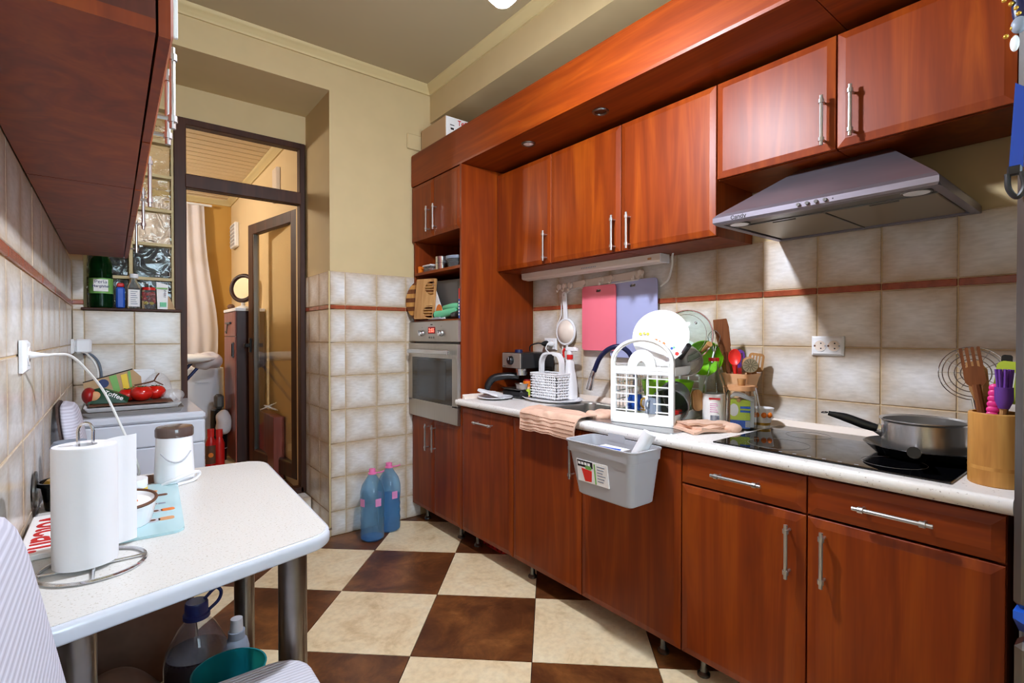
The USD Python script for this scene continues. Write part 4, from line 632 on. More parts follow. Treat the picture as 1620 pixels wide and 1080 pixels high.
for (x, y, c, lab) in ((1.70, 1.335, 'blue', 'blue cup upside down in the lower rack tier'), (1.715, 1.28, 'gold', 'gold-rimmed cup upside down in the lower rack tier'), (1.68, 1.23, 'grey_blue', 'grey-blue cup upside down in the lower rack tier')):
    t = thing('mug', lab, 'cup', (x, y, ZC + .048)); part(t, 'cup', lathe([(.030, 0), (.033, 0), (.026, .062), (0, .064), (0, .061), (.024, .059)], (x, y, ZC + .052), 24), c if c != 'gold' else 'white_gloss'); part(t, 'ear', tube([(x - .03, y, ZC + .065), (x - .048, y, ZC + .08), (x - .044, y, ZC + .10), (x - .027, y, ZC + .105)], .004, 6), c)
    if c == 'gold': part(t, 'band', ring((x, y, ZC + .058), .0325, .003), 'gold')
solo('wooden_board', put(ext(rr(.05, .085, .022), .01), axes(math.radians(250), .1), (1.86, 1.155, ZC + .095)), 'beech', 'little rounded wooden board in the lower rack tier', 'board')
# folded cloth beside the rack
t = thing('dishcloth', 'peach waffle cloth folded beside the glass bottle', 'cloth', (1.75, 1.06, ZC))
for k, (cx_, cy_, sx_, sy_, rz, z_) in enumerate(((1.74, 1.065, .085, .075, -20, .006), (1.755, 1.06, .078, .066, -12, .016), (1.745, 1.075, .07, .05, -28, .026))):
    m_ = fine(trimesh.creation.box([sx_ * 2, sy_ * 2, .009]), 4); m_.vertices[:, 2] += .010 * np.asarray(meshkit.noise(m_.vertices * 26 + k * 9)) - .003; m_ = rot(m_, rz, (0, 0, 1), (0, 0, 0)); m_.apply_translation([cx_, cy_, ZC + z_]); part(t, 'fold', m_, 'towel')
solo('cloth_corner', blob((1.815, 1.005, ZC + .014), (.035, .05, .012), 3, .014, 40, 2), 'towel', 'rumpled peach cloth corner beside the sugar jar', 'cloth')
# glass milk bottle
bx, by = 1.905, 1.105
t = thing('milk_bottle', 'glass milk bottle with a red cap and white label', 'bottle', (bx, by, ZC)); part(t, 'glass', lathe([(0, 0), (.038, 0), (.042, .006), (.042, .13), (.038, .165), (.024, .205), (.0185, .235), (.0185, .258), (.015, .258), (.015, .235), (.021, .203), (.035, .163), (.039, .128), (.039, .008), (0, .005)], (bx, by, ZC), 36), 'clear_glass')
part(t, 'cap', cyl(.0205, ZC + .255, ZC + .268, bx, by), 'red'); part(t, 'label', lathe([(.0424, .012), (.0428, .012), (.0428, .125), (.0424, .125), (.0424, .012)], (bx, by, ZC), 40), 'label_white')
BF = axes(math.atan2(-by, -bx)); bo = np.array([bx, by, ZC]) + np.array(BF[2]) * .0432
part(t, 'red_bar', put(cb(-.018, .024, .104, .111, -.003, .0002), BF, bo), 'label_red'); part(t, 'barcode', put(cat(*[cb(-.012 + k * .0028, -.0105 + k * .0028, .016, .042, -.002, .0003) for k in range(12)]), BF, bo), 'barcode', kind='stuff'); part(t, 'small_print', put(cat(*[cb(-.014, .016 - (k % 3) * .004, .055 + k * .008, .057 + k * .008, -.002, .0002) for k in range(5)]), BF, bo), 'pink_label', kind='stuff')
# sugar jar
jx, jy = 1.895, .985
t = thing('sugar_jar', 'glass jar with a cork lid holding a green and blue sugar packet', 'jar', (jx, jy, ZC)); part(t, 'glass', lathe([(0, 0), (.052, 0), (.055, .006), (.055, .135), (.048, .15), (.045, .15), (.052, .133), (.052, .008), (0, .005)], (jx, jy, ZC), 36), 'clear_glass')
part(t, 'lid', cyl(.048, ZC + .148, ZC + .166, jx, jy, 32), 'terracotta_line'); part(t, 'cork_knob', cyl(.013, ZC + .166, ZC + .192, jx, jy, 18, .016), 'beech'); JF = axes(math.atan2(-jy, -jx))
pk = part(t, 'packet', put(hull([(x, y, z) for x in (-.038, .03) for y in (.008, .112) for z in (-.02, .022)] + [(-.03, .118, 0)]), JF, (jx, jy, ZC)), 'lime_label'); jo = np.array([jx, jy, ZC]) + np.array(JF[2]) * .0225
part(pk, 'blue_foot', put(cb(-.0385, .0305, .007, .036, -.044, .0006), JF, jo), 'blue'); part(pk, 'blue_band', put(cat(cb(-.004, .0305, .066, .074, -.001, .0006), cb(-.004, .0305, .080, .089, -.001, .0006)), JF, jo), 'blue', kind='stuff'); part(pk, 'white_oval', put(ext(affinity.scale(Point(-.026, .074).buffer(1), .016, .024).intersection(sbox(-.038, 0, 1, 1)), .001), JF, jo), 'label_white'); part(pk, 'grey_patch', put(cb(.014, .031, .010, .034, 0, .001), JF, jo), 'grey_plastic')
part(t, 'paper_bag', put(hull([(x, y, z) for x in (.024, .044) for y in (.01, .125) for z in (-.02, .012)]), JF, (jx, jy, ZC)), 'white_paper'); part(t, 'bag_top', put(tube([(-.036, .122, .01), (-.02, .135, .02), (.01, .128, .024), (.04, .11, .015)], [.006, .009, .010, .006], 8), JF, (jx, jy, ZC)), 'white_paper'); part(t, 'scoop', put(tube([(-.01, .112, .03), (-.004, .116, .012), (.012, .112, .0)], [.008, .007, .005], 8), JF, (jx, jy, ZC)), 'beech')
# terracotta utensil pot
ux, uy = 2.005, 1.045
t = thing('utensil_pot', 'flared terracotta-coloured pot full of cooking tools by the tiles', 'pot', (ux, uy, ZC))
sqr = lambda w, z, k=.02: rloop(w, w, k, z, ux, uy)
part(t, 'pot', loft([sqr(.082, ZC), sqr(.088, ZC + .02), sqr(.095, ZC + .15), sqr(.108, ZC + .185), sqr(.120, ZC + .205), sqr(.110, ZC + .205), sqr(.09, ZC + .15), sqr(.078, ZC + .012)]), 'terracotta', smooth=50)
part(t, 'relief_band', loft([sqr(.100, ZC + .145), sqr(.104, ZC + .150), sqr(.100, ZC + .156)]), 'terracotta_line'); part(t, 'relief_mark', cat(cb(ux - .052, ux - .047, uy - .04, uy - .025, ZC + .11, ZC + .14, .002), cb(ux - .02, ux + .0, uy - .0515, uy - .047, ZC + .11, ZC + .14, .002)), 'terracotta_line', kind='stuff')
def blade(poly, th, m0, m1, name, m, label, cat_, handle_r=.006, bend=0.0, extra=()):
    """A flat-headed tool between its foot m0 and its head's middle m1: head outline poly (x across, y up from the head's foot)."""
    a, b = np.array(m0, float), np.array(m1, float); v = (b - a) / np.linalg.norm(b - a); view = -np.array([b[0], b[1], 0]) / np.linalg.norm(b[:2]); w = view - v * (view @ v); w /= np.linalg.norm(w); u = np.cross(v, w)
    t = thing(name, label, cat_, a); hm = ext(poly, th); hm.apply_translation([0, 0, -th / 2]); part(t, 'head', put(hm, (u, v, w), b), m); part(t, 'handle', bar(a, b + v * .01, handle_r), m if not extra else extra[0]); return t
P_ = lambda *p: Polygon(p)
spat = P_((-.010, 0), (.010, 0), (.022, .035), (.027, .11), (.024, .142), (-.022, .145), (-.025, .11), (-.018, .035)).buffer(.003)
blade(spat, .008, (1.992, 1.055, ZC + .03), (1.972, 1.092, 1.125), 'wooden_spatula', 'walnut_tool', 'dark wooden spatula leaning out of the terracotta pot', 'spatula', .010)
blade(rr(.05, .07, .02, 0, .035).difference(unary_union([rr(.005, .04, .002, x, .035) for x in (-.014, -.005, .005, .014)])), .004, (2.02, 1.04, ZC + .03), (2.03, 1.065, 1.075), 'slotted_turner', 'purple', 'purple slotted turner in the terracotta pot', 'turner', .006)
t = thing('serving_spoon', 'bright red spoon in the terracotta pot', 'spoon', (1.985, 1.05, ZC)); part(t, 'head', put(lathe([(0, -.012), (.6, -.008), (.95, .0), (1, .004), (.95, .006), (.6, -.002), (0, -.005)], n=24).apply_scale([.024, .034, 1]), axes(math.radians(207), .1), (1.965, 1.05, 1.115)), 'red_soft'); part(t, 'handle', tube([(1.985, 1.045, ZC + .04), (1.972, 1.05, 1.04), (1.967, 1.051, 1.085)], [.006, .007, .011], 8), 'red_soft')
blade(rr(.014, .05, .006, 0, .02), .006, (1.98, 1.035, ZC + .03), (1.968, 1.03, 1.03), 'red_scraper', 'red_dark', 'dark red tool handle beside the red spoon in the pot', 'scraper', .006)
t = thing('meat_mallet', 'wooden meat mallet with a ridged metal face in the terracotta pot', 'mallet', (1.985, 1.0, ZC)); mv = np.array([-.83, -.50, -.05]); mv /= np.linalg.norm(mv); mc = np.array([1.985, 1.0, 1.088])
part(t, 'head', bar(mc + mv * -.035, mc + mv * .04, .027, 24), 'beech'); part(t, 'metal_face', bar(mc + mv * .04, mc + mv * .046, .0275, 24), 'steel'); mf = axes(math.atan2(mv[1], mv[0])); part(t, 'ridge', cat(*[rot(put(cb(-.001, .001, .004, .025, 0, .003), mf, mc + mv * .045), a, mv, mc + mv * .045) for a in range(0, 360, 30)]), 'steel_dark', kind='stuff'); part(t, 'handle', bar((1.992, 1.01, ZC + .04), mc, .009), 'beech')
slot = rr(.058, .075, .014, 0, .04).difference(unary_union([rr(.006, .045, .003, x, .045) for x in (-.016, -.005, .006, .017)])); blade(slot, .007, (2.015, 1.02, ZC + .04), (2.025, 1.0, 1.055), 'slotted_spatula', 'beech', 'slotted wooden spatula nearest the socket in the terracotta pot', 'spatula', .009)
blade(spat, .007, (2.02, 1.06, ZC + .03), (2.035, 1.105, 1.02), 'wooden_paddle', 'beech', 'light wooden paddle half hidden behind the dark spatula', 'paddle', .009)
blade(rr(.03, .04, .012, 0, .02), .005, (2.03, 1.075, ZC + .04), (2.03, 1.11, 1.07), 'plastic_server', 'lime', 'lime green server leaning behind the pot tools', 'server', .006)
t = thing('espresso_cup', 'small white cup with golden flowers holding a spoon', 'cup', (2.005, .955, ZC)); cxx, cyy = 1.985, .948; part(t, 'cup', lathe([(0, 0), (.024, 0), (.026, .004), (.036, .05), (.041, .078), (.038, .078), (.033, .05), (.022, .008), (0, .006)], (cxx, cyy, ZC), 32), 'white_gloss')
CF = axes(math.atan2(-cyy, -cxx)); 
for a in (-.55, .15, .75):
    n_ = CF[2] * math.cos(a) + CF[0] * math.sin(a); n_ = n_ / np.linalg.norm(n_); part(t, 'flower', blob(np.array([cxx, cyy, ZC + .053]) + n_ * .0365, (.010, .010, .011), 2), 'orange')
part(t, 'gold_pattern', lathe([(.0275, .012), (.0297, .022), (.0302, .022), (.028, .012)], (cxx, cyy, ZC), 28), 'gold')
solo('teaspoon', tube([(1.985, .945, ZC + .03), (1.99, .965, ZC + .09), (1.995, .985, ZC + .15)], [.0025, .003, .008], 8), 'chrome', 'steel teaspoon standing in the flowered cup', 'spoon')
# pans on the hob
px, py = 1.855, .42; hz_ = ZC + .006
t = thing('frying_pan', 'black frying pan on the hob under the saucepan', 'pan', (px, py, hz_)); part(t, 'pan', lathe([(0, 0), (.105, 0), (.115, .004), (.142, .030), (.145, .032), (.141, .033), (.112, .009), (.10, .005), (0, .005)], (px, py, hz_), 48), 'black_gloss')
part(t, 'handle', tube([(px - .125, py - .012, hz_ + .024), (px - .16, py - .02, hz_ + .034), (px - .21, py - .03, hz_ + .045), (px - .25, py - .038, hz_ + .052)], [.012, .013, .014, .015], 12), 'black_plastic'); part(t, 'rivet', cat(bar((px - .13, py - .004, hz_ + .028), (px - .14, py - .006, hz_ + .034), .004), bar((px - .131, py - .024, hz_ + .028), (px - .141, py - .026, hz_ + .034), .004)), 'chrome', kind='stuff')
t = thing('saucepan', 'shiny steel saucepan with a black handle standing in the frying pan', 'saucepan', (px, py, hz_ + .007)); part(t, 'body', lathe([(0, 0), (.094, 0), (.098, .004), (.099, .092), (.105, .098), (.105, .101), (.096, .097), (.0955, .006), (0, .004)], (px, py, hz_ + .006), 56), 'handle_steel'); 
hu = np.array([-.36, .933, 0]); hb_ = np.array([px, py, hz_ + .085]); part(t, 'bracket', hull(list((hb_ + hu * .097 + np.array([0, 0, -.02])) + .02 * np.array([math.cos(a) * .4, 0, math.sin(a)]) for a in np.arange(12)) + list((hb_ + hu * .12 + np.array([0, 0, -.012])) + .012 * np.array([math.cos(a) * .4, 0, math.sin(a)]) for a in np.arange(12))), 'chrome')
part(t, 'handle', tube([hb_ + hu * .11 + [0, 0, -.014], hb_ + hu * .145 + [0, 0, -.004], hb_ + hu * .19 + [0, 0, .012], hb_ + hu * .235 + [0, 0, .022]], [.012, .014, .013, .007], 12), 'black_plastic'); part(t, 'hanging_ring', ring(hb_ + hu * .245 + [0, 0, .024], .008, .002, (0.3, .2, 1)), 'chrome')
# bamboo holder
bx, by = 1.672, .236
t = thing('bamboo_holder', 'bamboo utensil holder at the fridge end of the worktop', 'holder', (bx, by, ZC)); part(t, 'cup', lathe([(0, 0), (.052, 0), (.054, .003), (.054, .168), (.052, .172), (.046, .172), (.045, .166), (.045, .008), (0, .006)], (bx, by, ZC), 40), 'bamboo'); part(t, 'node_ring', lathe([(.0538, .036), (.0545, .042), (.0538, .048), (.053, .042), (.0538, .036)], (bx, by, ZC), 40), 'bamboo')
fork = unary_union([rr(.040, .05, .016, 0, .03), *[rr(.0065, .06, .003, x, .072) for x in (-.0165, -.0055, .0055, .0165)]]); blade(fork, .007, (bx - .01, by + .005, ZC + .03), (1.662, .272, 1.072), 'wooden_fork', 'walnut_tool', 'dark wooden fork in the bamboo holder', 'fork', .009)
blade(P_((-.012, 0), (.012, 0), (.020, .03), (.024, .075), (.012, .10), (-.014, .098), (-.018, .03)), .008, (bx, by, ZC + .03), (1.688, .268, 1.04), 'wooden_spoon', 'beech', 'pale notched wooden spoon behind the dark fork', 'spoon', .011)
t = thing('wire_skimmer', 'round wire skimmer in the bamboo holder against the tiles', 'skimmer', (1.69, .27, ZC)); SK = axes(math.radians(195), .1); sc_ = np.array([1.735, .292, 1.105])
for r_ in (.068, .060, .048, .036, .024, .012): part(t, 'wire_ring', put(ring((0, 0, -.12 * r_), r_, .0013, n=36, k=5), SK, sc_), 'chrome')
for a in range(6): part(t, 'spoke', put(bar((-.068 * math.cos(a * pi / 6), -.068 * math.sin(a * pi / 6), -.008), (.068 * math.cos(a * pi / 6), .068 * math.sin(a * pi / 6), -.008), .0009, 5), SK, sc_), 'chrome')
part(t, 'handle', bar((1.66, .25, ZC + .03), sc_ - np.array([0, 0, .066]), .004), 'chrome')
blade(rr(.055, .10, .014, 0, .05).difference(unary_union([rr(.007, .05, .003, x, .05) for x in (-.013, .004, .020)])), .004, (1.665, .24, ZC + .03), (1.676, .222, 1.04), 'green_turner', 'lime_label', 'light green slotted turner in the bamboo holder', 'turner', .006, extra=('black_plastic',))
t = thing('basting_brush', 'purple silicone basting brush in the bamboo holder', 'brush', (1.63, .225, ZC)); part(t, 'bristles', cat(*[bar((1.645 + .010 * math.cos(a), .222 + .010 * math.sin(a), 1.075), (1.645 + .014 * math.cos(a), .222 + .014 * math.sin(a), 1.122), .004, 6) for a in np.arange(0, 6.2, .7)]), 'purple', kind='stuff'); part(t, 'ferrule', lathe([(0, 1.03), (.010, 1.03), (.017, 1.05), (.017, 1.08), (0, 1.08)], (1.645, .222, 0), 16), 'purple'); part(t, 'handle', bar((1.66, .232, ZC + .04), (1.645, .222, 1.035), .007), 'beech')
t = thing('silicone_tongs', 'magenta scalloped silicone tongs in the bamboo holder', 'tongs', (1.63, .245, ZC)); part(t, 'grip', cat(*[blob((1.646 + k * .0006, .2425 - k * .001, 1.012 + k * .013), (.006, .012, .010), 2) for k in range(6)]), 'magenta', label='magenta scalloped tip'); part(t, 'arm', bar((1.66, .242, ZC + .04), (1.647, .242, 1.014), .005), 'steel_dark')
blade(rr(.03, .045, .006, 0, .02), .008, (1.67, .255, ZC + .04), (1.695, .262, 1.02), 'red_brush', 'red_dark', 'dark red pastry brush head between the bamboo tools', 'brush', .004, extra=('steel_dark',))
blade(rr(.02, .05, .006, 0, .02), .012, (1.68, .235, ZC + .04), (1.69, .225, 1.11), 'knife_sharpener', 'black_plastic', 'black handled tool rising behind the green turner', 'tool', .005)
# grey bin hanging on the front
t = thing('hanging_bin', 'light grey plastic waste bin hung on the cabinet front', 'bin', (1.45, 1.235, .60)); q = lambda x0, x1, y0, y1, r, z: rloop(x1 - x0, y1 - y0, r, z, (x0 + x1) / 2, (y0 + y1) / 2)
part(t, 'tub', loft([q(1.40, 1.525, 1.12, 1.36, .02, .603), q(1.392, 1.528, 1.11, 1.37, .025, .61), q(1.368, 1.532, 1.085, 1.395, .03, .765), q(1.362, 1.532, 1.078, 1.402, .032, .768), q(1.36, 1.532, 1.075, 1.405, .032, .80), q(1.356, 1.532, 1.07, 1.41, .034, .803), q(1.356, 1.532, 1.07, 1.41, .034, .808), q(1.364, 1.528, 1.08, 1.40, .03, .808), q(1.374, 1.526, 1.092, 1.388, .026, .765), q(1.40, 1.52, 1.118, 1.362, .02, .612)]), 'grey_plastic', smooth=30)
part(t, 'hanger', cb(1.5265, 1.532, 1.25, 1.33, .79, .822), 'grey_plastic')
sl = np.array([1.3758, 1.27, .70]); BN = np.array([-1, 0, -.145]); BN /= np.linalg.norm(BN); BV = np.cross(BN, (0, -1, 0)); BX = ((0, -1, 0), tuple(BV), tuple(BN))
lb = part(t, 'sticker', put(cb(-.078, .072, -.042, .042, -.004, .0012), BX, sl), 'label_white', label='printed white product sticker')
part(lb, 'dark_banner', put(cb(-.074, .002, .016, .040, 0, .0018), BX, sl), 'ink'); part(lb, 'bin_picture', put(ext(P_((-.055, .010), (-.004, .006), (-.010, -.036), (-.042, -.038)), .001), BX, sl + BN * .001), 'red_soft'); part(lb, 'leaf_picture', put(cat(ext(rr(.03, .014, .006, -.02, .016), .001), cb(.008, .014, -.04, .036, 0, .001)), BX, sl + BN * .0012), 'green_label', kind='stuff'); part(lb, 'banner_lettering', put(cat(*[cb(-.070 + k * .016, -.058 + k * .016, .024, .034, 0, .0008) for k in range(4)]), BX, sl + BN * .0016), 'label_white', kind='stuff'); part(lb, 'small_print', put(cat(*[cb(.022, .06 - (k % 3) * .006, .028 - k * .011, .031 - k * .011, 0, .0006) for k in range(6)]), BX, sl + BN * .0012), 'barcode', kind='stuff')
solo('bag_roll', bar((1.432, 1.165, .70), (1.475, 1.095, .862), .024, 24), 'white_paper', 'white roll of bags standing in the grey bin', 'roll'); t = thing('wet_wipes', 'white and blue packet lying inside the grey bin', 'packet', (1.44, 1.26, .73)); part(t, 'pack', hull([(x, y, z) for x in (1.40, 1.49) for y in (1.19, 1.31) for z in (.70, .785)]), 'white_plastic'); part(t, 'blue_flash', hull([(1.395, 1.20, .765), (1.395, 1.29, .775), (1.44, 1.30, .788), (1.45, 1.2, .789), (1.40, 1.25, .792)]), 'blue_bright')
# things hanging on the fridge
t = thing('bottle_opener', 'blue and black strap hanging on the fridge door', 'opener', (1.385, .185, 1.49)); part(t, 'strap', hull([(x, .172 + y, z) for x in (1.39, 1.396) for y, z in ((-.012, 1.68), (.004, 1.695), (.012, 1.53), (-.008, 1.53))]), 'strap_blue'); part(t, 'clip', cat(cb(1.388, 1.398, .165, .187, 1.515, 1.535, .003), tube([(1.392, .166, 1.52), (1.392, .162, 1.49), (1.392, .172, 1.472), (1.392, .184, 1.49), (1.392, .186, 1.52)], .005, 8)), 'black_plastic')
t = thing('fridge_magnet', 'dark figurine magnet with golden beads on the fridge top edge', 'magnet', (1.38, .18, 1.78)); part(t, 'figure', blob((1.385, .168, 1.84), (.012, .014, .045), 3), 'dark_blue_plastic'); part(t, 'face', blob((1.378, .17, 1.80), (.010, .012, .016), 2), 'grey_blue')
for k in range(9): part(t, 'bead', blob((1.376, .188 - .018 * math.sin(k * .55), 1.785 + .012 * k), (.0045,) * 3, 1), 'gold')
part(t, 'tassel', blob((1.38, .176, 1.768), (.006, .007, .016), 2), 'white_plastic')
# tefal box above the tower
t = thing('appliance_box', 'cardboard box with white printed side on top of the tower', 'box', (1.75, 2.86, 2.367)); part(t, 'carton', cb(1.615, 1.86, 2.71, 3.02, 2.367, 2.555, .002), 'tan_box'); pr = part(t, 'printed_side', cb(1.617, 1.858, 2.7085, 2.711, 2.369, 2.553), 'label_white'); part(pr, 'lettering', text('Tefal', .030, '-y', (1.75, 2.708, 2.528), bold=True), 'label_red', label='red brand lettering'); part(pr, 'small_print', cb(1.645, 1.675, 2.7075, 2.709, 2.503, 2.507), 'ink'); part(pr, 'small_print', cb(1.650, 1.672, 2.7075, 2.709, 2.476, 2.488), 'ink')
solo('loose_wire', tube([(1.85, 2.62, 2.366), (1.87, 2.60, 2.43), (1.90, 2.60, 2.47), (1.91, 2.58, 2.49)], .004, 6), 'black_plastic', 'dark loose wire beside the box on the tower', 'wire')
# in the open niche
t = thing('round_board', 'round striped bamboo board leaning in the oven tower niche', 'board', (1.56, 3.0, 1.303)); RBx = axes(math.radians(200), .05); rc = np.array([1.566, 2.925, 1.432])
for k in range(9):
    y0, y1 = -.126 + k * .028, -.126 + (k + 1) * .028 - .0004; part(t, 'strip', put(ext(Point(0, 0).buffer(.126, quad_segs=24).intersection(sbox(-1, y0, 1, y1)), .014), RBx, rc), 'bamboo' if k % 2 else 'walnut_tool')
t = thing('bamboo_trivet', 'square bamboo trivet with slotted cut-outs in front of the round board', 'trivet', (1.545, 2.93, 1.303)); tv = rr(.15, .255, .006, 0, .13); cut = unary_union([affinity.scale(Point(.075, .20).buffer(1), .085, .05).intersection(sbox(-.01, .15, .062, .25)), affinity.scale(Point(.075, .05).buffer(1), .085, .05).intersection(sbox(-.01, .006, .062, .085))]); slats = unary_union([sbox(-.1, z, .2, z + .0055) for z in np.arange(.005, .27, .018)])
TVF = axes(math.radians(205), .12); part(t, 'plate', put(ext(tv.difference(cut.difference(slats)), .012), TVF, (1.541, 2.845, 1.304)), 'beech', smooth=False)
t = thing('paper_folder', 'white folder with a dark inside and orange dot in the niche', 'folder', (1.62, 2.72, 1.303)); part(t, 'cover', hull([(1.575, 2.80, 1.305), (1.60, 2.845, 1.55), (1.58, 2.66, 1.305), (1.578, 2.80, 1.305), (1.603, 2.845, 1.55), (1.583, 2.66, 1.305)]), 'label_white'); part(t, 'back', hull([(1.63, 2.845, 1.305), (1.63, 2.845, 1.55), (1.63, 2.47, 1.305), (1.63, 2.47, 1.54), (1.634, 2.845, 1.305), (1.634, 2.845, 1.55), (1.634, 2.47, 1.305), (1.634, 2.47, 1.54)]), 'grey_dark'); part(t, 'orange_dot', put(cyl(.035, 0, .002, 0, 0), '-x', (1.577, 2.725, 1.36)), 'orange')
t = thing('rubber_gloves', 'mint green rolled rubber gloves in the tower niche', 'gloves', (1.58, 2.65, 1.303)); part(t, 'cuff', cat(tube([(1.575, 2.755, 1.332), (1.59, 2.68, 1.338), (1.61, 2.56, 1.355)], [.024, .024, .026], 14)), 'green_mint'); part(t, 'cuff', tube([(1.60, 2.70, 1.372), (1.60, 2.60, 1.378), (1.62, 2.52, 1.375)], [.016, .02, .02], 12), 'green_mint'); part(t, 'opening', put(cyl(.018, 0, .003, 0, 0, 16), axes(math.radians(100)), (1.573, 2.765, 1.331)), 'green_dark')
t = thing('sealant_tube', 'red and blue upright tube at the edge of the tower niche', 'tube', (1.585, 2.49, 1.303)); part(t, 'body', cyl(.017, 1.303, 1.415, 1.585, 2.485), 'blue'); part(t, 'collar', cyl(.0175, 1.415, 1.475, 1.585, 2.485), 'red'); part(t, 'nozzle', cyl(.012, 1.475, 1.54, 1.585, 2.485, 16, .003), 'grey_plastic'); part(t, 'print', cat(*[cb(1.5665, 1.568, 2.480, 2.490, 1.32 + k * .018, 1.33 + k * .018) for k in range(5)]), 'label_white', kind='stuff')
solo('grill_tongs', cat(cb(1.555, 1.575, 2.66, 2.83, 1.303, 1.310, .002), cb(1.56, 1.58, 2.70, 2.80, 1.311, 1.316, .002)), 'grey_plastic', 'flat grey tool lying on the niche floor below the gloves', 'tool')
solo('black_pouch', blob((1.61, 2.56, 1.325), (.03, .06, .022), 3, .01, 30), 'black_plastic', 'crumpled black pouch behind the sealant tube', 'pouch')
SZ = 1.6105
t = thing('food_tub', 'clear food tub with a white lid on the niche shelf', 'tub', (1.60, 2.90, SZ)); part(t, 'tub', cb(1.585, 1.645, 2.845, 2.945, SZ, SZ + .035, .006), 'clear_plastic'); part(t, 'lid', cb(1.58, 1.65, 2.84, 2.95, SZ + .035, SZ + .046, .004), 'white_plastic')
solo('orange_box', cb(1.58, 1.62, 2.985, 3.01, SZ, SZ + .045, .003), 'orange', 'small orange carton at the wall end of the niche shelf', 'carton')
for (y, h, lab) in ((2.775, .062, 'lower half of the steel tin pair on the niche shelf'),):
    t = thing('steel_tin', 'shiny steel tin standing on the niche shelf', 'tin', (1.62, y, SZ)); part(t, 'body', cyl(.040, SZ, SZ + .085, 1.625, y, 28), 'chrome'); part(t, 'seam', ring((1.625, y, SZ + .045), .0405, .0012), 'steel_dark')
t = thing('glass_cup', 'small brown-tinted glass behind the food tub', 'glass', (1.66, 2.86, SZ)); part(t, 'glass', lathe([(0, 0), (.035, 0), (.04, .085), (.037, .085), (.032, .005), (0, .005)], (1.70, 2.89, SZ)), 'grey_clear')
t = thing('storage_bowl', 'round glass storage bowl with a grey lid on the niche shelf', 'bowl', (1.63, 2.61, SZ)); part(t, 'bowl', lathe([(0, 0), (.06, 0), (.072, .05), (0, .05)], (1.64, 2.605, SZ)), 'clear_plastic'); part(t, 'lid', cyl(.076, SZ + .05, SZ + .068, 1.64, 2.605, 32), 'grey_blue')
t = thing('stacked_jar', 'small clear jar with a grey cap at the panel end of the niche shelf', 'jar', (1.61, 2.49, SZ)); part(t, 'jar', cyl(.026, SZ, SZ + .06, 1.62, 2.492), 'clear_plastic'); part(t, 'cap', cyl(.028, SZ + .06, SZ + .078, 1.62, 2.492), 'grey_plastic'); part(t, 'upper_cup', cyl(.024, SZ + .079, SZ + .13, 1.62, 2.492), 'grey_clear')
# ================================================================ floor, table and the narrow side
def pet(label, x, y, fill, m='blue_pet'):
    t = thing('water_bottle', label, 'bottle', (x, y, 0)); s = [(0, .012), (.03, .004), (.055, 0), (.068, .012), (.070, .04)]
    for k in range(7): s += [(.070 if k % 2 else .0665, .055 + k * .022)]
    s += [(.070, .215), (.071, .25), (.069, .285), (.058, .325), (.035, .36), (.019, .375), (.017, .392)]
    part(t, 'bottle', lathe(s + [(r - .001, z) for r, z in s[::-1] if r > .02] + [(0, .013)], (x, y, 0), 40), m)
    if fill: part(t, 'water', lathe([(0, .014)] + [(r - .003, z + .002) for r, z in s[2:] if z < fill] + [(0, fill)], (x, y, 0), 36), 'water_blue')
    part(t, 'cap', lathe([(0, .385), (.024, .385), (.024, .392), (.019, .395), (.019, .415), (0, .417)], (x, y, 0), 24), 'pink_cap'); a = math.atan2(-y, -x)
    part(t, 'carry_strap', tube([(x + .022, y, .388), (x + .045, y - .02, .392), (x + .062, y - .03, .40)], .004, 6), 'pink_cap')
    for d in (-.9, .5):
        f_ = axes(a + d); part(t, 'label', put(cb(-.018, .018, -.022, .022, -.002, .001), f_, np.array([x, y, .23]) + np.array(f_[2]) * .0705), 'pink_label', label='pink printed sticker')
pet('nearly empty clear blue water bottle standing against the tiles', 1.205, 2.87, .03); pet('half-full blue water bottle in the corner next to the cabinets', 1.345, 2.945, .235)
t = thing('crate', 'red plastic basket pushed under the base cabinets', 'basket', (1.80, 2.31, 0)); part(t, 'tray', loft([rloop(w, d, .02, z, 1.77, 2.30) for w, d, z in ((.18, .18, .0), (.20, .20, .085), (.19, .19, .085), (.17, .17, .008))]), 'red'); part(t, 'rib', cat(*[cb(1.668, 1.676, 2.215 + k * .04, 2.225 + k * .04, .01, .08) for k in range(5)]), 'red_dark', kind='stuff')
# dining table
TZ = .755; tpoly = Polygon([(-.152, 1.02), (.395, 1.165), (.428, 2.0), (-.152, 2.03)]); tpoly = tpoly.buffer(-.07, quad_segs=8).buffer(.07, quad_segs=10)
t = thing('dining_table', 'small white laminate table with rounded corners and thick steel legs', 'table', (.13, 1.55, 0)); m_ = ext(tpoly.buffer(-.004), .006); m_.apply_translation([0, 0, TZ - .006]); part(t, 'tabletop', m_, 'table_laminate')
def ringz(k, z): p = np.array(tpoly.buffer(k, quad_segs=6).exterior.coords)[:-1]; return p, z
eb_ = [(-.004, TZ - .001), (.002, TZ - .003), (.005, TZ - .012), (.004, TZ - .028), (-.002, TZ - .034), (-.012, TZ - .036)]; base_p = np.array(tpoly.exterior.segmentize(.02).coords)[:-1]; nn = []
for i in range(len(base_p)):
    d_ = base_p[(i + 1) % len(base_p)] - base_p[i - 1]; q_ = np.array([d_[1], -d_[0]]); nn.append(q_ / np.linalg.norm(q_))
nn = np.array(nn) * (1 if tpoly.exterior.is_ccw else -1); part(t, 'edge_band', loft([np.column_stack([base_p + nn * k, np.full(len(base_p), z)]) for k, z in eb_]), 'appliance_white', smooth=60)
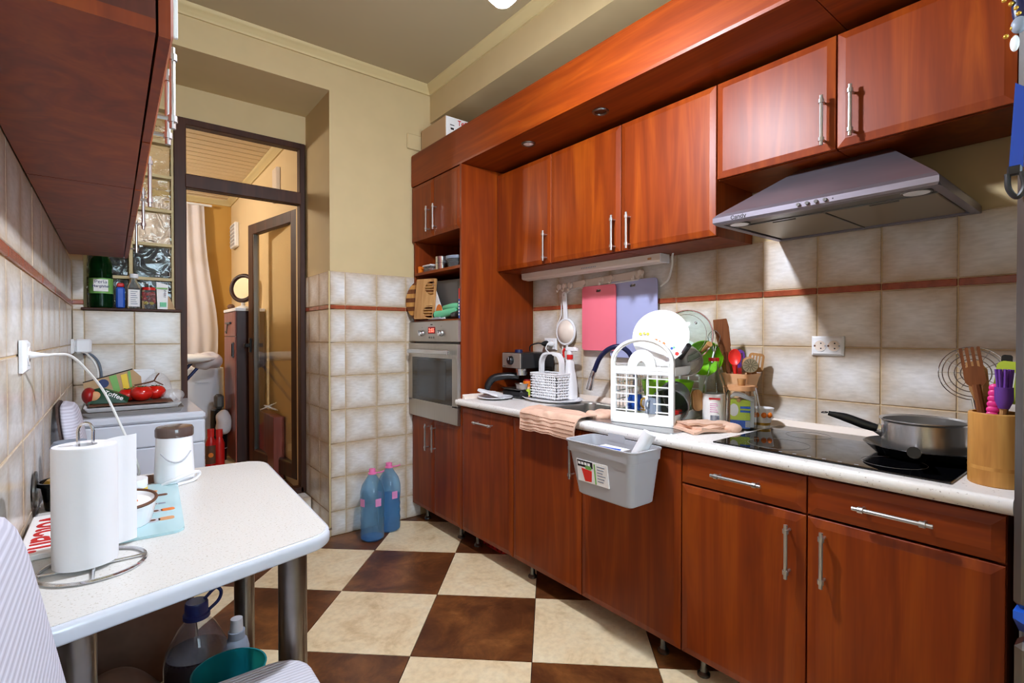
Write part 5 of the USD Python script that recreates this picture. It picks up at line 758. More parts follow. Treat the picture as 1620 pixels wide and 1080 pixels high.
part(t, 'chipped_edge', put(hull([(0, 0, 0), (.03, 0, 0), (.03, .006, .001), (0, .005, .001), (.015, .003, .002)]), axes(math.radians(-62)), (.376, 1.183, TZ - .010)), 'steel')
for x, y in ((.325, 1.235), (.345, 1.90), (-.055, 1.15), (-.09, 1.92)): part(t, 'leg', lathe([(0, .0), (.028, 0), (.031, .01), (.031, TZ - .036), (0, TZ - .036)], (x, y, 0), 28), 'leg_steel', label='thick worn steel leg')
TT = TZ + .0005
# paper towel
rx, ry = -.043, 1.285
t = thing('paper_towel_holder', 'wire paper towel holder with an arched top on the table', 'holder', (rx, ry, TZ)); part(t, 'base_ring', ring((rx + .012, ry - .02, TZ + .004), .082, .0035, n=40), 'chrome'); part(t, 'spoke', cat(bar((rx + .012 - .08, ry - .02, TZ + .004), (rx + .012 + .08, ry - .02, TZ + .004), .003), bar((rx + .012, ry - .10, TZ + .004), (rx + .012, ry + .06, TZ + .004), .003)), 'chrome', kind='stuff')
part(t, 'upright_loop', tube([(rx - .010, ry, TZ + .004), (rx - .010, ry, TZ + .23), (rx - .010, ry, TZ + .262), (rx - .004, ry, TZ + .275), (rx + .006, ry, TZ + .275), (rx + .012, ry, TZ + .262), (rx + .012, ry, TZ + .23), (rx + .012, ry, TZ + .004)], .0028, 8), 'chrome')
t = thing('paper_towel_roll', 'white paper towel roll with one loose sheet standing on the table', 'paper towel', (rx, ry, TZ)); part(t, 'roll', lathe([(.019, .008), (.05, .008), (.0505, .02), (.0505, .232), (.049, .235), (.019, .235), (.019, .008)], (rx, ry, TZ), 48), 'white_paper')
sh = [np.array([(rx + .03 + f_ * .052, ry + .041 + f_ * .05 + .006 * math.sin(f_ * 5), z) for z in np.linspace(TZ + .008, TZ + .234, 8)]) for f_ in np.linspace(0, 1, 10)]; sv = np.vstack(sh); n_ = 8; sf = []
for i in range(9):
    for j in range(7): a, b, c, d_ = i * n_ + j, i * n_ + j + 1, (i + 1) * n_ + j + 1, (i + 1) * n_ + j; sf += [[a, b, c], [a, c, d_]]
sv2 = sv + np.array([.0008, -.0008, 0]); k_ = len(sv); part(t, 'loose_sheet', trimesh.Trimesh(np.vstack([sv, sv2]), sf + [[a + k_, c + k_, b + k_] for a, b, c in sf], process=False), 'white_paper', smooth=60)
# coffee grinder
gx, gy = .148, 1.862
t = thing('coffee_grinder', 'white electric coffee grinder with a smoked brown lid on the table', 'grinder', (gx, gy, TZ)); part(t, 'body', lathe([(0, 0), (.050, 0), (.052, .004), (.053, .02), (.050, .09), (.048, .135), (.0485, .14), (0, .14)], (gx, gy, TZ), 40), 'white_gloss'); part(t, 'lid', lathe([(0, .14), (.0495, .14), (.0505, .144), (.0505, .162), (.047, .169), (.03, .172), (0, .173)], (gx, gy, TZ), 40), 'brown_lid')
GF = axes(math.atan2(-gy, -gx) + .1); part(t, 'front_curve', put(tube([(-.038, .095, .032), (-.02, .075, .047), (0, .068, .052), (.02, .075, .048), (.038, .095, .033)], .0022, 6), GF, (gx, gy, TZ)), 'grey_plastic'); part(t, 'cord_loop', tube([(gx - .035, gy - .055, TZ + .006), (gx, gy - .07, TZ + .022), (gx + .045, gy - .052, TZ + .032), (gx + .062, gy - .03, TZ + .022), (gx + .045, gy - .04, TZ + .006), (gx, gy - .068, TZ + .005)], .005, 8), 'white_plastic')
# printed glass tray with ramekin and jar
gtp = rr(.19, .47, .025); gm = ext(gtp, .006); gm = rot(gm, -3, (0, 0, 1), (0, 0, 0)); gm.apply_translation([.045, 1.605, TT]); t = thing('glass_board', 'pale turquoise glass board printed with spice jars on the table', 'board', (.045, 1.605, TT)); part(t, 'glass', gm, 'tray_glass')
for k, (x, y, c, r_) in enumerate(((.085, 1.75, 'terracotta_line', .016), (.105, 1.70, 'brown', .016), (.10, 1.615, 'grey_blue', .010), (.108, 1.55, 'orange', .018), (.10, 1.475, 'terracotta_line', .020))):
    a_ = part(t, 'jar_print', put(ext(rr(r_ * 1.6, r_ * 1.3, r_ * .4), .0004), 'z', (x, y, TT + .006)), c); part(a_, 'jar_glass_print', put(ext(Point(-r_ * 1.4, 0).buffer(r_ * .8), .0004), 'z', (x, y, TT + .006)), 'grey_plastic'); part(a_, 'jar_mark', put(ext(Point(-r_ * 1.4, 0).buffer(r_ * .35), .0003), 'z', (x, y, TT + .0066)), 'brown')
bx_, by_ = .022, 1.505; TB = TT + .0068
t = thing('ramekin', 'ribbed white oval dish with a brown rim holding food', 'dish', (bx_, by_, TB)); ovr = lambda a, b, z: np.array([(bx_ + a * math.cos(x) * (1 + (.02 if k % 2 else 0)), by_ + b * math.sin(x) * (1 + (.02 if k % 2 else 0)), z) for k, x in enumerate(np.linspace(0, 2 * pi, 56, endpoint=False))]); ovs = lambda a, b, z: np.array([(bx_ + a * math.cos(x), by_ + b * math.sin(x), z) for x in np.linspace(0, 2 * pi, 56, endpoint=False)])
part(t, 'dish', loft([ovr(.05, .075, TB), ovr(.06, .088, TB + .045), ovs(.062, .09, TB + .05), ovs(.056, .083, TB + .05), ovs(.05, .075, TB + .04)]), 'white_gloss', smooth=20); part(t, 'rim', tube(ovs(.060, .088, TB + .051), .0035, 6, closed=True), 'brown'); part(t, 'food', loft([ovs(.052, .078, TB + .038), ovs(.05, .075, TB + .043)]), 'label_white')
for k in range(9): part(t, 'garnish', blob((bx_ + rng.uniform(-.02, .03), by_ + rng.uniform(-.03, .03), TB + .044), (.008, .007, .004), 1), ('gold', 'green_label', 'orange')[k % 3])
t = thing('cosmetic_jar', 'white jar with a yellow stripe behind the ramekin', 'jar', (.055, 1.71, TB)); part(t, 'jar', cyl(.033, TB, TB + .036, .04, 1.70, 32), 'white_plastic'); part(t, 'stripe', lathe([(.0332, .022), (.0336, .022), (.0336, .030), (.0332, .030), (.0332, .022)], (.04, 1.70, TB), 32), 'yellow'); part(t, 'lid', cyl(.034, TB + .036, TB + .054, .04, 1.70, 32), 'white_plastic')
solo('place_mat', put(ext(rr(.16, .10, .006), .003), 'z', (.03, 1.93, TT)), 'brown', 'brown mat at the far end of the table behind the paper roll', 'mat')
t = thing('carton_board', 'white board with large red letters lying on the table', 'box', (-.11, 1.50, TT)); part(t, 'board', cb(-.152, -.06, 1.37, 1.66, TT, TT + .012, .002), 'label_white'); part(t, 'lettering', text('volcan.', .06, ((0, -1, 0), (1, 0, 0), (0, 0, 1)), (-.105, 1.51, TT + .012), .0008, True, sx=.9), 'label_red', label='large red lettering'); part(t, 'fine_print', cat(*[cb(-.072 + k * .007, -.070 + k * .007, 1.40, 1.52 - .02 * k, TT + .012, TT + .0126) for k in range(2)]), 'pink_label', kind='stuff')
t = thing('black_tub', 'black plastic flower-pot-shaped tub on the table', 'tub', (-.115, 1.78, TT)); part(t, 'tub', lathe([(0, 0), (.034, 0), (.042, .06), (.05, .062), (.05, .072), (.044, .072), (.033, .006), (0, .005)], (-.105, 1.76, TT), 28), 'black_gloss'); part(t, 'contents', lathe([(0, .06), (.043, .06), (.03, .075), (0, .078)], (-.105, 1.76, TT), 20), 'gold')
t = thing('glass_jug', 'clear glass jar with a dark green lid behind the paper roll', 'jar', (-.10, 1.90, TT)); part(t, 'jar', lathe([(0, 0), (.04, 0), (.043, .01), (.043, .11), (.036, .125), (.033, .125), (.04, .108), (.04, .012), (0, .006)], (-.095, 1.89, TT), 28), 'clear_glass'); part(t, 'lid', lathe([(0, .124), (.042, .124), (.044, .135), (.036, .15), (0, .152)], (-.095, 1.89, TT), 28), 'grey_blue')
solo('wall_disc', put(cyl(.045, 0, .004, 0, 0, 32), '+x', (XL + .004, 1.74, .815)), 'steel_dark', 'round steel disc leaning on the side wall tiles', 'disc')
# chairs
def chair(label, y0, y1, zt, seatz, lean=.09, seatx=.33, x0=-.145, sy=None):
    t = thing('dining_chair', label, 'chair', (.1, (y0 + y1) / 2, 0)); w = y1 - y0; yc = (y0 + y1) / 2
    pl = rr(w, zt - seatz - .03, .13, 0, 0); pp = np.array(pl.exterior.segmentize(.02).coords)[:-1]; pm = loft([np.column_stack([pp * s_, np.full(len(pp), z_)]) for s_, z_ in ((.97, 0), (1, .008), (1, .02), (.975, .034), (.93, .044), (.85, .050), (.7, .053), (.45, .054), (.2, .054))])
    hgt = zt - seatz - .03
    def shp(m):
        m = m.copy(); v = m.vertices; k = (v[:, 1] + hgt / 2) / hgt; e = np.clip(1 - np.abs(v[:, 0]) / (w / 2), 0, 1)
        x = x0 + lean * (1 - k) ** 1.0 + v[:, 2] * .62 + .012 * np.sin(np.clip(e * 2, 0, 1) * pi / 2) * (v[:, 2] > .02)
        m.vertices = np.column_stack([x, yc + v[:, 0], seatz + .03 + k * hgt]); return m
    part(t, 'backrest', shp(pm), 'chair_fabric', smooth=50); bm = trimesh.creation.extrude_polygon(pl.buffer(.004).segmentize(.04), .010).subdivide(); bm.apply_translation([0, 0, -.012]); part(t, 'back_shell', shp(bm), 'chair_shell', smooth=50)
    sy = sy or (y0 - .02, y1 + .06); sp = rr(seatx + .08, sy[1] - sy[0], .07, (seatx - .08) / 2, (sy[0] + sy[1]) / 2); sm = loft([np.column_stack([np.array(sp.buffer(k).exterior.segmentize(.02).coords)[:-1][:200], np.full(len(np.array(sp.buffer(k).exterior.segmentize(.02).coords)[:-1][:200]), z)]) for k, z in ((-.012, seatz - .06),)] ) if False else None
    pts = np.array(sp.exterior.segmentize(.02).coords)[:-1]; c_ = pts.mean(0); R = lambda s_, z: np.column_stack([c_ + (pts - c_) * s_, np.full(len(pts), z)])
    part(t, 'seat', loft([R(.96, seatz - .06), R(1, seatz - .045), R(1, seatz - .015), R(.985, seatz - .004), R(.95, seatz), R(.5, seatz + .004)]), 'seat_fabric', smooth=50); part(t, 'seat_shell', loft([R(.94, seatz - .075), R(.97, seatz - .059)]), 'chair_shell')
    for sx_, sy_ in ((-.05, y0 + .02), (-.05, y1 - .02)): part(t, 'leg', tube([(sx_, sy_, seatz - .07), (sx_ - .02, sy_, .2), (sx_ - .05, sy_, 0)], .011, 10), 'leg_steel')
    for sx_, sy_ in ((seatx - .04, y0 + .02), (seatx - .04, y1 - .02)): part(t, 'leg', tube([(sx_ - .03, sy_, seatz - .07), (sx_, sy_, seatz - .12), (sx_ + .015, sy_, .2), (sx_ + .035, sy_, 0)], .011, 10), 'leg_steel')
    part(t, 'back_post', cat(*[tube([(-.10, yy, seatz - .07), (-.10 + .04, yy, seatz + .02), (-.12, yy, zt - .15)], .009, 8) for yy in (y0 + .07, y1 - .07)]), 'leg_steel', kind='stuff'); return t
chair('ribbed lilac-grey chair in the nearest corner with its seat under the table', .55, 1.025, .975, .49, .085, .335, -.147, (.74, 1.195)); chair('ribbed lilac-grey chair between the table and the washing machine', 2.20, 2.58, .965, .49, .07, .25)
# under the table
t = thing('water_jug', 'large clear jug of dark liquid with a blue handled cap under the table', 'jug', (.20, 1.80, 0)); jx, jy = .195, 1.79; part(t, 'jug', lathe([(0, 0), (.08, 0), (.087, .01), (.087, .22), (.08, .265), (.05, .325), (.03, .345), (.028, .36), (.026, .36), (.028, .343), (.048, .322), (.078, .262), (.085, .22), (.085, .012), (0, .004)], (jx, jy, 0), 40), 'jug_clear'); part(t, 'liquid', lathe([(0, .006), (.083, .012), (.083, .22), (.080, .252), (0, .252)], (jx, jy, 0), 36), 'dark_liquid'); part(t, 'cap', lathe([(0, .352), (.036, .352), (.036, .364), (.031, .368), (.031, .395), (.028, .40), (0, .40)], (jx, jy, 0), 28), 'blue_lid'); part(t, 'handle', tube([(jx + .03, jy, .362), (jx + .058, jy, .385), (jx + .065, jy, .41), (jx + .05, jy, .425), (jx + .02, jy, .40)], .005, 8), 'blue_lid')
t = thing('detergent_bottle', 'silver-grey detergent bottle beside the dark jug', 'bottle', (.30, 1.80, 0)); part(t, 'bottle', lathe([(0, 0), (.034, 0), (.036, .01), (.036, .225), (.030, .25), (.02, .26), (0, .26)], (.30, 1.775, 0), 28), 'grey_blue'); part(t, 'collar', cyl(.024, .258, .28, .30, 1.775), 'grey_blue'); part(t, 'cap', cyl(.019, .28, .318, .30, 1.775, 24, .017), 'grey_plastic')
t = thing('bucket', 'translucent teal plastic bucket under the table edge', 'bucket', (.235, 1.49, 0)); part(t, 'shell', lathe([(0, 0), (.065, 0), (.085, .33), (.088, .335), (.084, .335), (.064, .006), (0, .006)], (.235, 1.49, 0), 40), 'teal_clear'); part(t, 'contents', lathe([(0, .01), (.06, .01), (.075, .25), (.05, .275), (0, .28)], (.235, 1.49, 0), 32), 'teal_solid', label='brighter teal contents')
solo('cloth_bag', blob((-.01, 1.70, .10), (.11, .18, .115), 4, .07, 9, 3), 'bag_brown', 'crumpled brown cloth bag on the floor under the table', 'bag'); solo('paper_bag', blob((.05, 2.24, .13), (.17, .13, .14), 4, .06, 8, 8), 'bag_brown', 'slumped brown bag on the floor before the washing machine', 'bag'); solo('slipper', blob((.13, 1.52, .05), (.05, .09, .05), 3, .01, 14), 'black_plastic', 'black shoe on the floor between bag and teal bucket', 'shoe')
# washing machine
t = thing('washing_machine', 'white washing machine seen from behind the table, a tray on its top', 'washing machine', (.09, 3.06, 0)); wx0, wx1, wy0, wy1, wz = -.145, .335, 2.72, 3.36, .855
part(t, 'body', cb(wx0, wx1, wy0 + .02, wy1, .055, .818, .008), 'appliance_white'); part(t, 'top', cb(wx0 - .002, wx1 + .002, wy0 - .004, wy1, .820, wz, .010), 'appliance_white'); part(t, 'control_strip', cb(wx0, wx1, wy0 - .002, wy0 + .03, .715, .818, .006), 'appliance_white'); part(t, 'front_panel', cb(wx0 + .001, wx1 - .072, wy0, wy0 + .03, .16, .712, .006), 'appliance_white'); part(t, 'corner_panel', cb(wx1 - .07, wx1 - .001, wy0, wy0 + .03, .16, .712, .006), 'appliance_white'); part(t, 'plinth', cb(wx0 + .002, wx1 - .002, wy0 + .01, wy0 + .03, .055, .157, .003), 'appliance_white')
part(t, 'door_ring', put(ring((0, 0, .0), .15, .016, n=40), '-y', (.06, wy0 + .004, .43)), 'grey_plastic'); part(t, 'door_glass', put(lathe([(0, .03), (.08, .02), (.14, 0), (0, -.001)], n=32), '-y', (.06, wy0, .43)), 'oven_glass')
for x in (wx0 + .06, wx1 - .05): part(t, 'foot', lathe([(0, 0), (.032, 0), (.034, .012), (.02, .03), (.012, .055), (0, .055)], (x, wy0 + .06, 0), 20), 'grey_blue')
for k, (dx, z, dz, mm_, lab) in enumerate(((0, 0, .022, 'steel', 'grey steel baking tray lowest in the pile on the washing machine'), (.02, .023, .020, 'white_plastic', 'white box-edged tray with silver rim on top of the steel tray'))):
    q2 = lambda w, d_, zz: rloop(w, d_, .03 if k == 0 else .006, wz + .0005 + zz, .075, 3.0 - .02 * k); s_ = (1, .93)[k]
    solo('baking_tray', loft([q2(.34 * s_, .46 * s_, z), q2(.37 * s_, .50 * s_, z + dz), q2(.365 * s_, .495 * s_, z + dz), q2(.335 * s_, .455 * s_, z + .003)]), mm_, lab, 'tray', smooth=40)
wt_ = wz + .0445
solo('tray_paper', cb(-.08, .22, 2.80, 3.18, wz + .044, wz + .0455), 'brown', 'brown paper lining on the uppermost tray', 'paper')
for i, (x, y, r_, lab) in enumerate(((.055, 2.93, .037, 'tomato nearest the chip bag on the tray'), (.105, 2.90, .044, 'biggest tomato in front on the tray'), (.16, 2.95, .042, 'tomato at the bin-bag end of the tray'), (.09, 3.0, .038, 'tomato at the back of the tray with the stem'))):
    t = thing('tomato', lab, 'tomato', (x, y, wz + .046)); part(t, 'fruit', lathe([(0, .08 * r_)] + [(r_ * math.sin(a) , r_ * .82 * (1 - math.cos(a)) - (.0 if a < 2.6 else .15 * r_)) for a in np.linspace(.25, 2.95, 14)] + [(0, r_ * 1.4)], (x, y, wz + .046), 28), 'tomato'); part(t, 'calyx', cat(*[bar((x, y, wz + .046 + r_ * 1.46), (x + .018 * math.cos(a), y + .018 * math.sin(a), wz + .048 + r_ * 1.5), .002, 5) for a in np.arange(0, 6.2, 1.25)]), 'stem_green', kind='stuff')
solo('vine_stem', cat(tube([(.08, 2.96, wz + .115), (.13, 2.955, wz + .125), (.155, 2.95, wz + .133)], .004, 6), tube([(.155, 2.95, wz + .133), (.165, 2.945, wz + .155), (.175, 2.945, wz + .168)], .003, 6), tube([(.155, 2.95, wz + .133), (.19, 2.94, wz + .112)], .003, 6)), 'brown', 'dry forked vine stem above the tomatoes', 'stem')
t = thing('chip_bag', 'red and dark green snack bag lying on the tray', 'bag', (.0, 2.92, wz + .046)); part(t, 'bag', wobble(hull([(-.085, 2.88, wz + .05), (-.085, 2.98, wz + .05), (-.09, 2.92, wz + .10), (-.04, 2.90, wz + .115), (-.04, 2.97, wz + .11), (.05, 2.87, wz + .047), (.05, 2.97, wz + .047), (.06, 2.90, wz + .07), (.0, 2.88, wz + .095), (.0, 2.98, wz + .095)]).subdivide().subdivide(), .004, 60), 'green_dark'); part(t, 'red_end', blob((-.082, 2.915, wz + .082), (.026, .045, .036), 3), 'red_dark'); part(t, 'bread_picture', blob((-.062, 2.893, wz + .078), (.024, .018, .024), 2), 'terracotta_line'); 
cs = np.array([.80, 0, -.42]); cs /= np.linalg.norm(cs); cv = np.cross((0, -1, 0), cs); part(t, 'lettering', text('Toffee', .017, (tuple(cs), tuple(-cv if cv[2] < 0 else cv), (0, -1, 0)), (.005, 2.868, wz + .082), bold=True), 'label_white', label='white slanted lettering')
t = thing('bread_bag', 'cream and green patterned bread bag standing behind the tomatoes', 'bag', (.06, 3.05, wz + .046)); bb = [(-.07, .046), (.135, .06), (.13, .15), (.098, .185), (.0, .155), (-.085, .13)]; part(t, 'bag', put(ext(Polygon(bb), .03), '-y', (-.022, 3.06, wz)), 'tan_box'); part(t, 'green_stripe', put(ext(Polygon([(.035, .055), (.058, .055), (.035, .165), (.008, .157)]), .001), '-y', (-.022, 3.029, wz)), 'green_label'); part(t, 'green_stripe', put(ext(Polygon([(.088, .10), (.096, .10), (.088, .18), (.078, .178)]), .001), '-y', (-.022, 3.029, wz)), 'green_label'); part(t, 'window_patch', put(ext(Polygon([(.062, .095), (.085, .095), (.075, .168), (.052, .162)]), .0008), '-y', (-.022, 3.029, wz)), 'yellow'); part(t, 'blue_emblem', put(ext(Point(-.012, .125).buffer(.02), .001), '-y', (-.022, 3.029, wz)), 'blue_lid'); part(t, 'dark_edge', put(tube([(-.085, .13, .015), (0, .156, .015), (.098, .186, .015)], .004, 6), '-y', (-.022, 3.06, wz)), 'ink')
solo('plastic_bag', wobble(blob((.175, 3.05, wz + .085), (.05, .045, .075), 3), .014, 30, 4), 'thin_bag', 'crinkled clear plastic bag behind the tomatoes', 'bag'); solo('clear_wrap', wobble(blob((.225, 2.93, wz + .062), (.04, .06, .022), 3), .012, 40, 6), 'thin_bag', 'flat crinkled clear wrap at the tray end', 'wrap')
# sockets and cables on the narrow side
socket('white wall socket on the side wall with a white plug', '+x', (XL + .001, 1.56, 1.155), 1)
t = thing('power_plug', 'white plug on the side wall feeding the long white cable', 'plug', (-.14, 1.55, 1.155)); part(t, 'body', tube([(XL + .012, 1.56, 1.158), (-.140, 1.563, 1.158), (-.130, 1.585, 1.157), (-.118, 1.615, 1.156)], [.009, .0075, .005, .0034], 12), 'white_plastic'); part(t, 'cable', tube([(-.118, 1.615, 1.156), (-.105, 1.65, 1.156), (-.085, 1.72, 1.15), (-.06, 1.80, 1.115), (-.02, 1.88, 1.04), (.02, 1.90, .93), (.05, 1.90, .84), (.062, 1.91, .79), (.052, 1.92, .762)], .0034, 8), 'cord_white')
socket('white wall socket at the far end of the side wall by the glass blocks', '+x', (XL + .001, 3.32, 1.150), 1)
t = thing('plug_adapter', 'bulky white plug adapter in the far socket', 'adapter', (-.125, 3.32, 1.12)); part(t, 'body', cb(-.145, -.082, 3.30, 3.36, 1.115, 1.185, .008), 'white_plastic'); part(t, 'cable', tube([(-.118, 3.30, 1.12), (-.095, 3.24, 1.11), (-.065, 3.22, 1.06), (-.055, 3.2, 1.0), (-.075, 3.18, .93), (-.10, 3.16, .88), (-.115, 3.15, .862)], .0042, 8), 'cord_white'); 
t = thing('grey_cable', 'thick grey cable curving down to the washing machine', 'cable', (-.09, 3.36, 1.1)); part(t, 'cable', tube([(-.115, 3.36, 1.11), (-.085, 3.375, 1.105), (-.055, 3.38, 1.06), (-.045, 3.38, .98), (-.055, 3.38, .90), (-.06, 3.37, .862)], .006, 8), 'cord_grey')
t = thing('wall_box', 'white square junction cover on the low wall behind the tomatoes', 'cover', (.135, YH, .95)); part(t, 'frame', cb(.088, .182, YH - .012, YH - .0005, .925, 1.022, .003), 'white_plastic'); part(t, 'cover', cb(.098, .172, YH - .015, YH - .011, .935, 1.012, .002), 'white_plastic')
# on the ledge
LZ_ = 1.3485; ly_ = 3.455
t = thing('green_bottle', 'large dark green plastic bottle with a printed label on the ledge', 'bottle', (-.045, ly_, LZ_)); part(t, 'bottle', lathe([(0, 0), (.044, 0), (.05, .01), (.05, .165), (.047, .20), (.05, .22), (.045, .25), (.03, .275), (.015, .285), (.014, .29), (0, .29)], (-.045, ly_, LZ_), 32), 'green_pet'); part(t, 'label', lathe([(.0504, .075), (.051, .075), (.051, .155), (.0504, .155), (.0504, .075)], (-.045, ly_, LZ_), 32), 'green_label'); part(t, 'label_panel', put(cb(-.03, .03, .085, .148, 0, .0525), '-y', (-.045, ly_, LZ_)), 'label_white'); part(t, 'lettering', text('Perla', .016, '-y', (-.045, ly_ - .0526, LZ_ + .135)), 'blue_lid'); part(t, 'lettering', text('Harghitei', .012, '-y', (-.045, ly_ - .0526, LZ_ + .112), bold=True), 'blue_lid'); part(t, 'cap', cyl(.017, LZ_ + .285, LZ_ + .30, -.045, ly_), 'green_dark')
t = thing('blue_flask', 'slim bright blue flask with a red cap on the ledge', 'flask', (.035, ly_, LZ_)); part(t, 'body', cb(.017, .055, ly_ - .02, ly_ + .02, LZ_, LZ_ + .115, .008), 'blue_bright'); part(t, 'cap', cb(.020, .052, ly_ - .017, ly_ + .017, LZ_ + .115, LZ_ + .137, .006), 'red')
t = thing('medicine_bottle', 'clear glass bottle with a white text label and pale cap on the ledge', 'bottle', (.095, ly_, LZ_)); part(t, 'bottle', lathe([(0, 0), (.028, 0), (.030, .01), (.030, .12), (.014, .155), (.014, .17), (0, .17)], (.095, ly_, LZ_), 28), 'clear_plastic'); part(t, 'label', put(cb(-.026, .024, .012, .11, .02, .0312), '-y', (.095, ly_, LZ_)), 'label_white'); part(t, 'small_print', put(cat(*[cb(-.016, .014 - (k % 3) * .004, .025 + k * .011, .028 + k * .011, .0312, .0318) for k in range(7)]), '-y', (.095, ly_, LZ_)), 'barcode', kind='stuff'); part(t, 'label_top', put(cb(-.026, .024, .104, .11, .0312, .0318), '-y', (.095, ly_, LZ_)), 'ink'); part(t, 'cap', cyl(.020, LZ_ + .168, LZ_ + .19, .095, ly_), 'white_plastic')
t = thing('pepper_jar', 'jar of red and yellow peppers with a red lid on the ledge', 'jar', (.16, ly_, LZ_)); part(t, 'jar', lathe([(0, 0), (.030, 0), (.032, .006), (.032, .10), (.027, .108), (0, .108)], (.16, ly_, LZ_), 28), 'clear_plastic'); part(t, 'lid', cyl(.031, LZ_ + .105, LZ_ + .12, .16, ly_, 28), 'red')
for k in range(22): a = rng.uniform(0, 6.28); part(t, 'pepper_slice', blob((.16 + .022 * math.cos(a), ly_ + .022 * math.sin(a), LZ_ + rng.uniform(.024, .09)), (.011, .008, .010), 1), ('red', 'red_dark', 'yellow')[k % 3 if k % 2 else 0])
t = thing('flour_packet', 'open white and green paper packet on the ledge', 'packet', (.222, ly_, LZ_)); part(t, 'packet', hull([(.198, ly_ - .02, LZ_), (.245, ly_ - .02, LZ_), (.198, ly_ + .02, LZ_), (.245, ly_ + .02, LZ_), (.195, ly_, LZ_ + .155), (.25, ly_ + .005, LZ_ + .14)]), 'label_white'); part(t, 'green_band', put(cb(-.03, .024, .115, .122, .0, .012), '-y', (.222, ly_, LZ_)), 'green_label'); part(t, 'green_print', put(cb(-.012, .018, .015, .04, .014, .0215), '-y', (.222, ly_, LZ_)), 'green_mint'); part(t, 'lettering', put(text('FAINA', .010, ((0, 1, 0), (-1, 0, 0), (0, 0, 1)), (.012, .09, .014)), '-y', (.222, ly_, LZ_)), 'blue_lid')
solo('tan_packet', hull([(.246, ly_ + .0, LZ_), (.285, ly_, LZ_), (.248, ly_ + .03, LZ_), (.285, ly_ + .03, LZ_), (.25, ly_ + .012, LZ_ + .085)]), 'tan_box', 'tan paper packet leaning at the door end of the ledge', 'packet')
# ================================================================ furniture of the next room
FZ = .167
t = thing('tall_cabinet', 'slim reddish bathroom-style cabinet in the next room', 'cabinet', (.87, 4.75, FZ)); part(t, 'body', cb(.772, .978, 4.5, 5.0, FZ + .02, 1.40, .003), 'dark_side'); part(t, 'top', cb(.76, .98, 4.49, 5.01, 1.40, 1.425, .003), 'white_plastic'); part(t, 'drawer', cb(.762, .775, 4.505, 4.995, 1.20, 1.395, .003), 'red_cabinet'); d_ = part(t, 'door', cb(.762, .775, 4.505, 4.995, FZ + .03, 1.195, .003), 'red_cabinet'); part(d_, 'handle', put(ext(rr(.06, .12, .003).difference(rr(.042, .10, .003)), .01), '-x', (.761, 4.58, 1.09)), 'black_plastic'); part(t, 'drawer_pull', cb(.745, .762, 4.65, 4.85, 1.30, 1.315, .003), 'black_plastic'); part(t, 'hook', tube([(.755, 4.80, 1.30), (.752, 4.82, 1.25), (.752, 4.84, 1.225), (.752, 4.87, 1.24)], .005, 6), 'steel_dark')
t = thing('vanity_mirror', 'round tilting vanity mirror on the slim cabinet', 'mirror', (.86, 4.72, 1.426)); part(t, 'frame', put(ring((0, 0, 0), .105, .018, n=36, k=10), axes(math.radians(222), .1), (.86, 4.72, 1.60)), 'dark_side'); part(t, 'glass', put(lathe([(0, 0), (.10, 0), (.10, .004), (0, .004)]), axes(math.radians(222), .1), (.86, 4.72, 1.60)), 'chrome'); part(t, 'stand', lathe([(0, 0), (.06, 0), (.05, .015), (.015, .03), (.015, .09), (0, .09)], (.86, 4.72, 1.426), 24), 'white_plastic')
solo('trinket', blob((.80, 4.90, 1.45), (.03, .04, .024), 2), 'brown', 'small brown trinket on the slim cabinet top', 'trinket')
t = thing('wall_heater', 'white louvred box high on the peach wall', 'heater', (.96, 5.7, 2.06)); part(t, 'body', cb(.945, .984, 5.58, 5.82, 2.08, 2.32, .006), 'white_plastic')
for k in range(6): part(t, 'slat', cb(.940, .946, 5.59, 5.81, 2.10 + k * .036, 2.12 + k * .036, .002), 'grey_plastic')
t = thing('wall_lamp', 'pale box lamp high on the peach wall near the door', 'lamp', (.95, 4.2, 2.15)); part(t, 'box', cb(.955, .984, 4.02, 4.14, 2.20, 2.45, .004), 'ivory')
t = thing('curtain', 'long sheer white curtain by the mustard wall', 'curtain', (.45, 5.9, FZ)); n1, n2 = 70, 14; cv_ = []
for j in range(n2):
    z = 2.50 - (2.50 - .20) * j / (n2 - 1); k = j / (n2 - 1); xw = .36 - .10 * k if k > .35 else .30 + .12 * math.sin(k / .35 * 1.57) * .5
    for i in range(n1): f_ = i / (n1 - 1); cv_.append((.05 + (.68 + .09 * math.exp(-((k - .55) / .25) ** 2) + .05 * k) * f_, 5.90 + .014 * math.sin(f_ * 46 + k) * (1 - .2 * k), z))
cf_ = [[j * n1 + i, j * n1 + i + 1, (j + 1) * n1 + i + 1] for j in range(n2 - 1) for i in range(n1 - 1)] + [[j * n1 + i, (j + 1) * n1 + i + 1, (j + 1) * n1 + i] for j in range(n2 - 1) for i in range(n1 - 1)]; cv_ = np.array(cv_); k_ = len(cv_)
part(t, 'drape', trimesh.Trimesh(np.vstack([cv_, cv_ + [0, .002, 0]]), cf_ + [[a + k_, c + k_, b + k_] for a, b, c in cf_], process=False), 'curtain', smooth=70); part(t, 'rod', bar((-.4, 5.93, 2.515), (.80, 5.93, 2.515), .012), 'white_plastic')
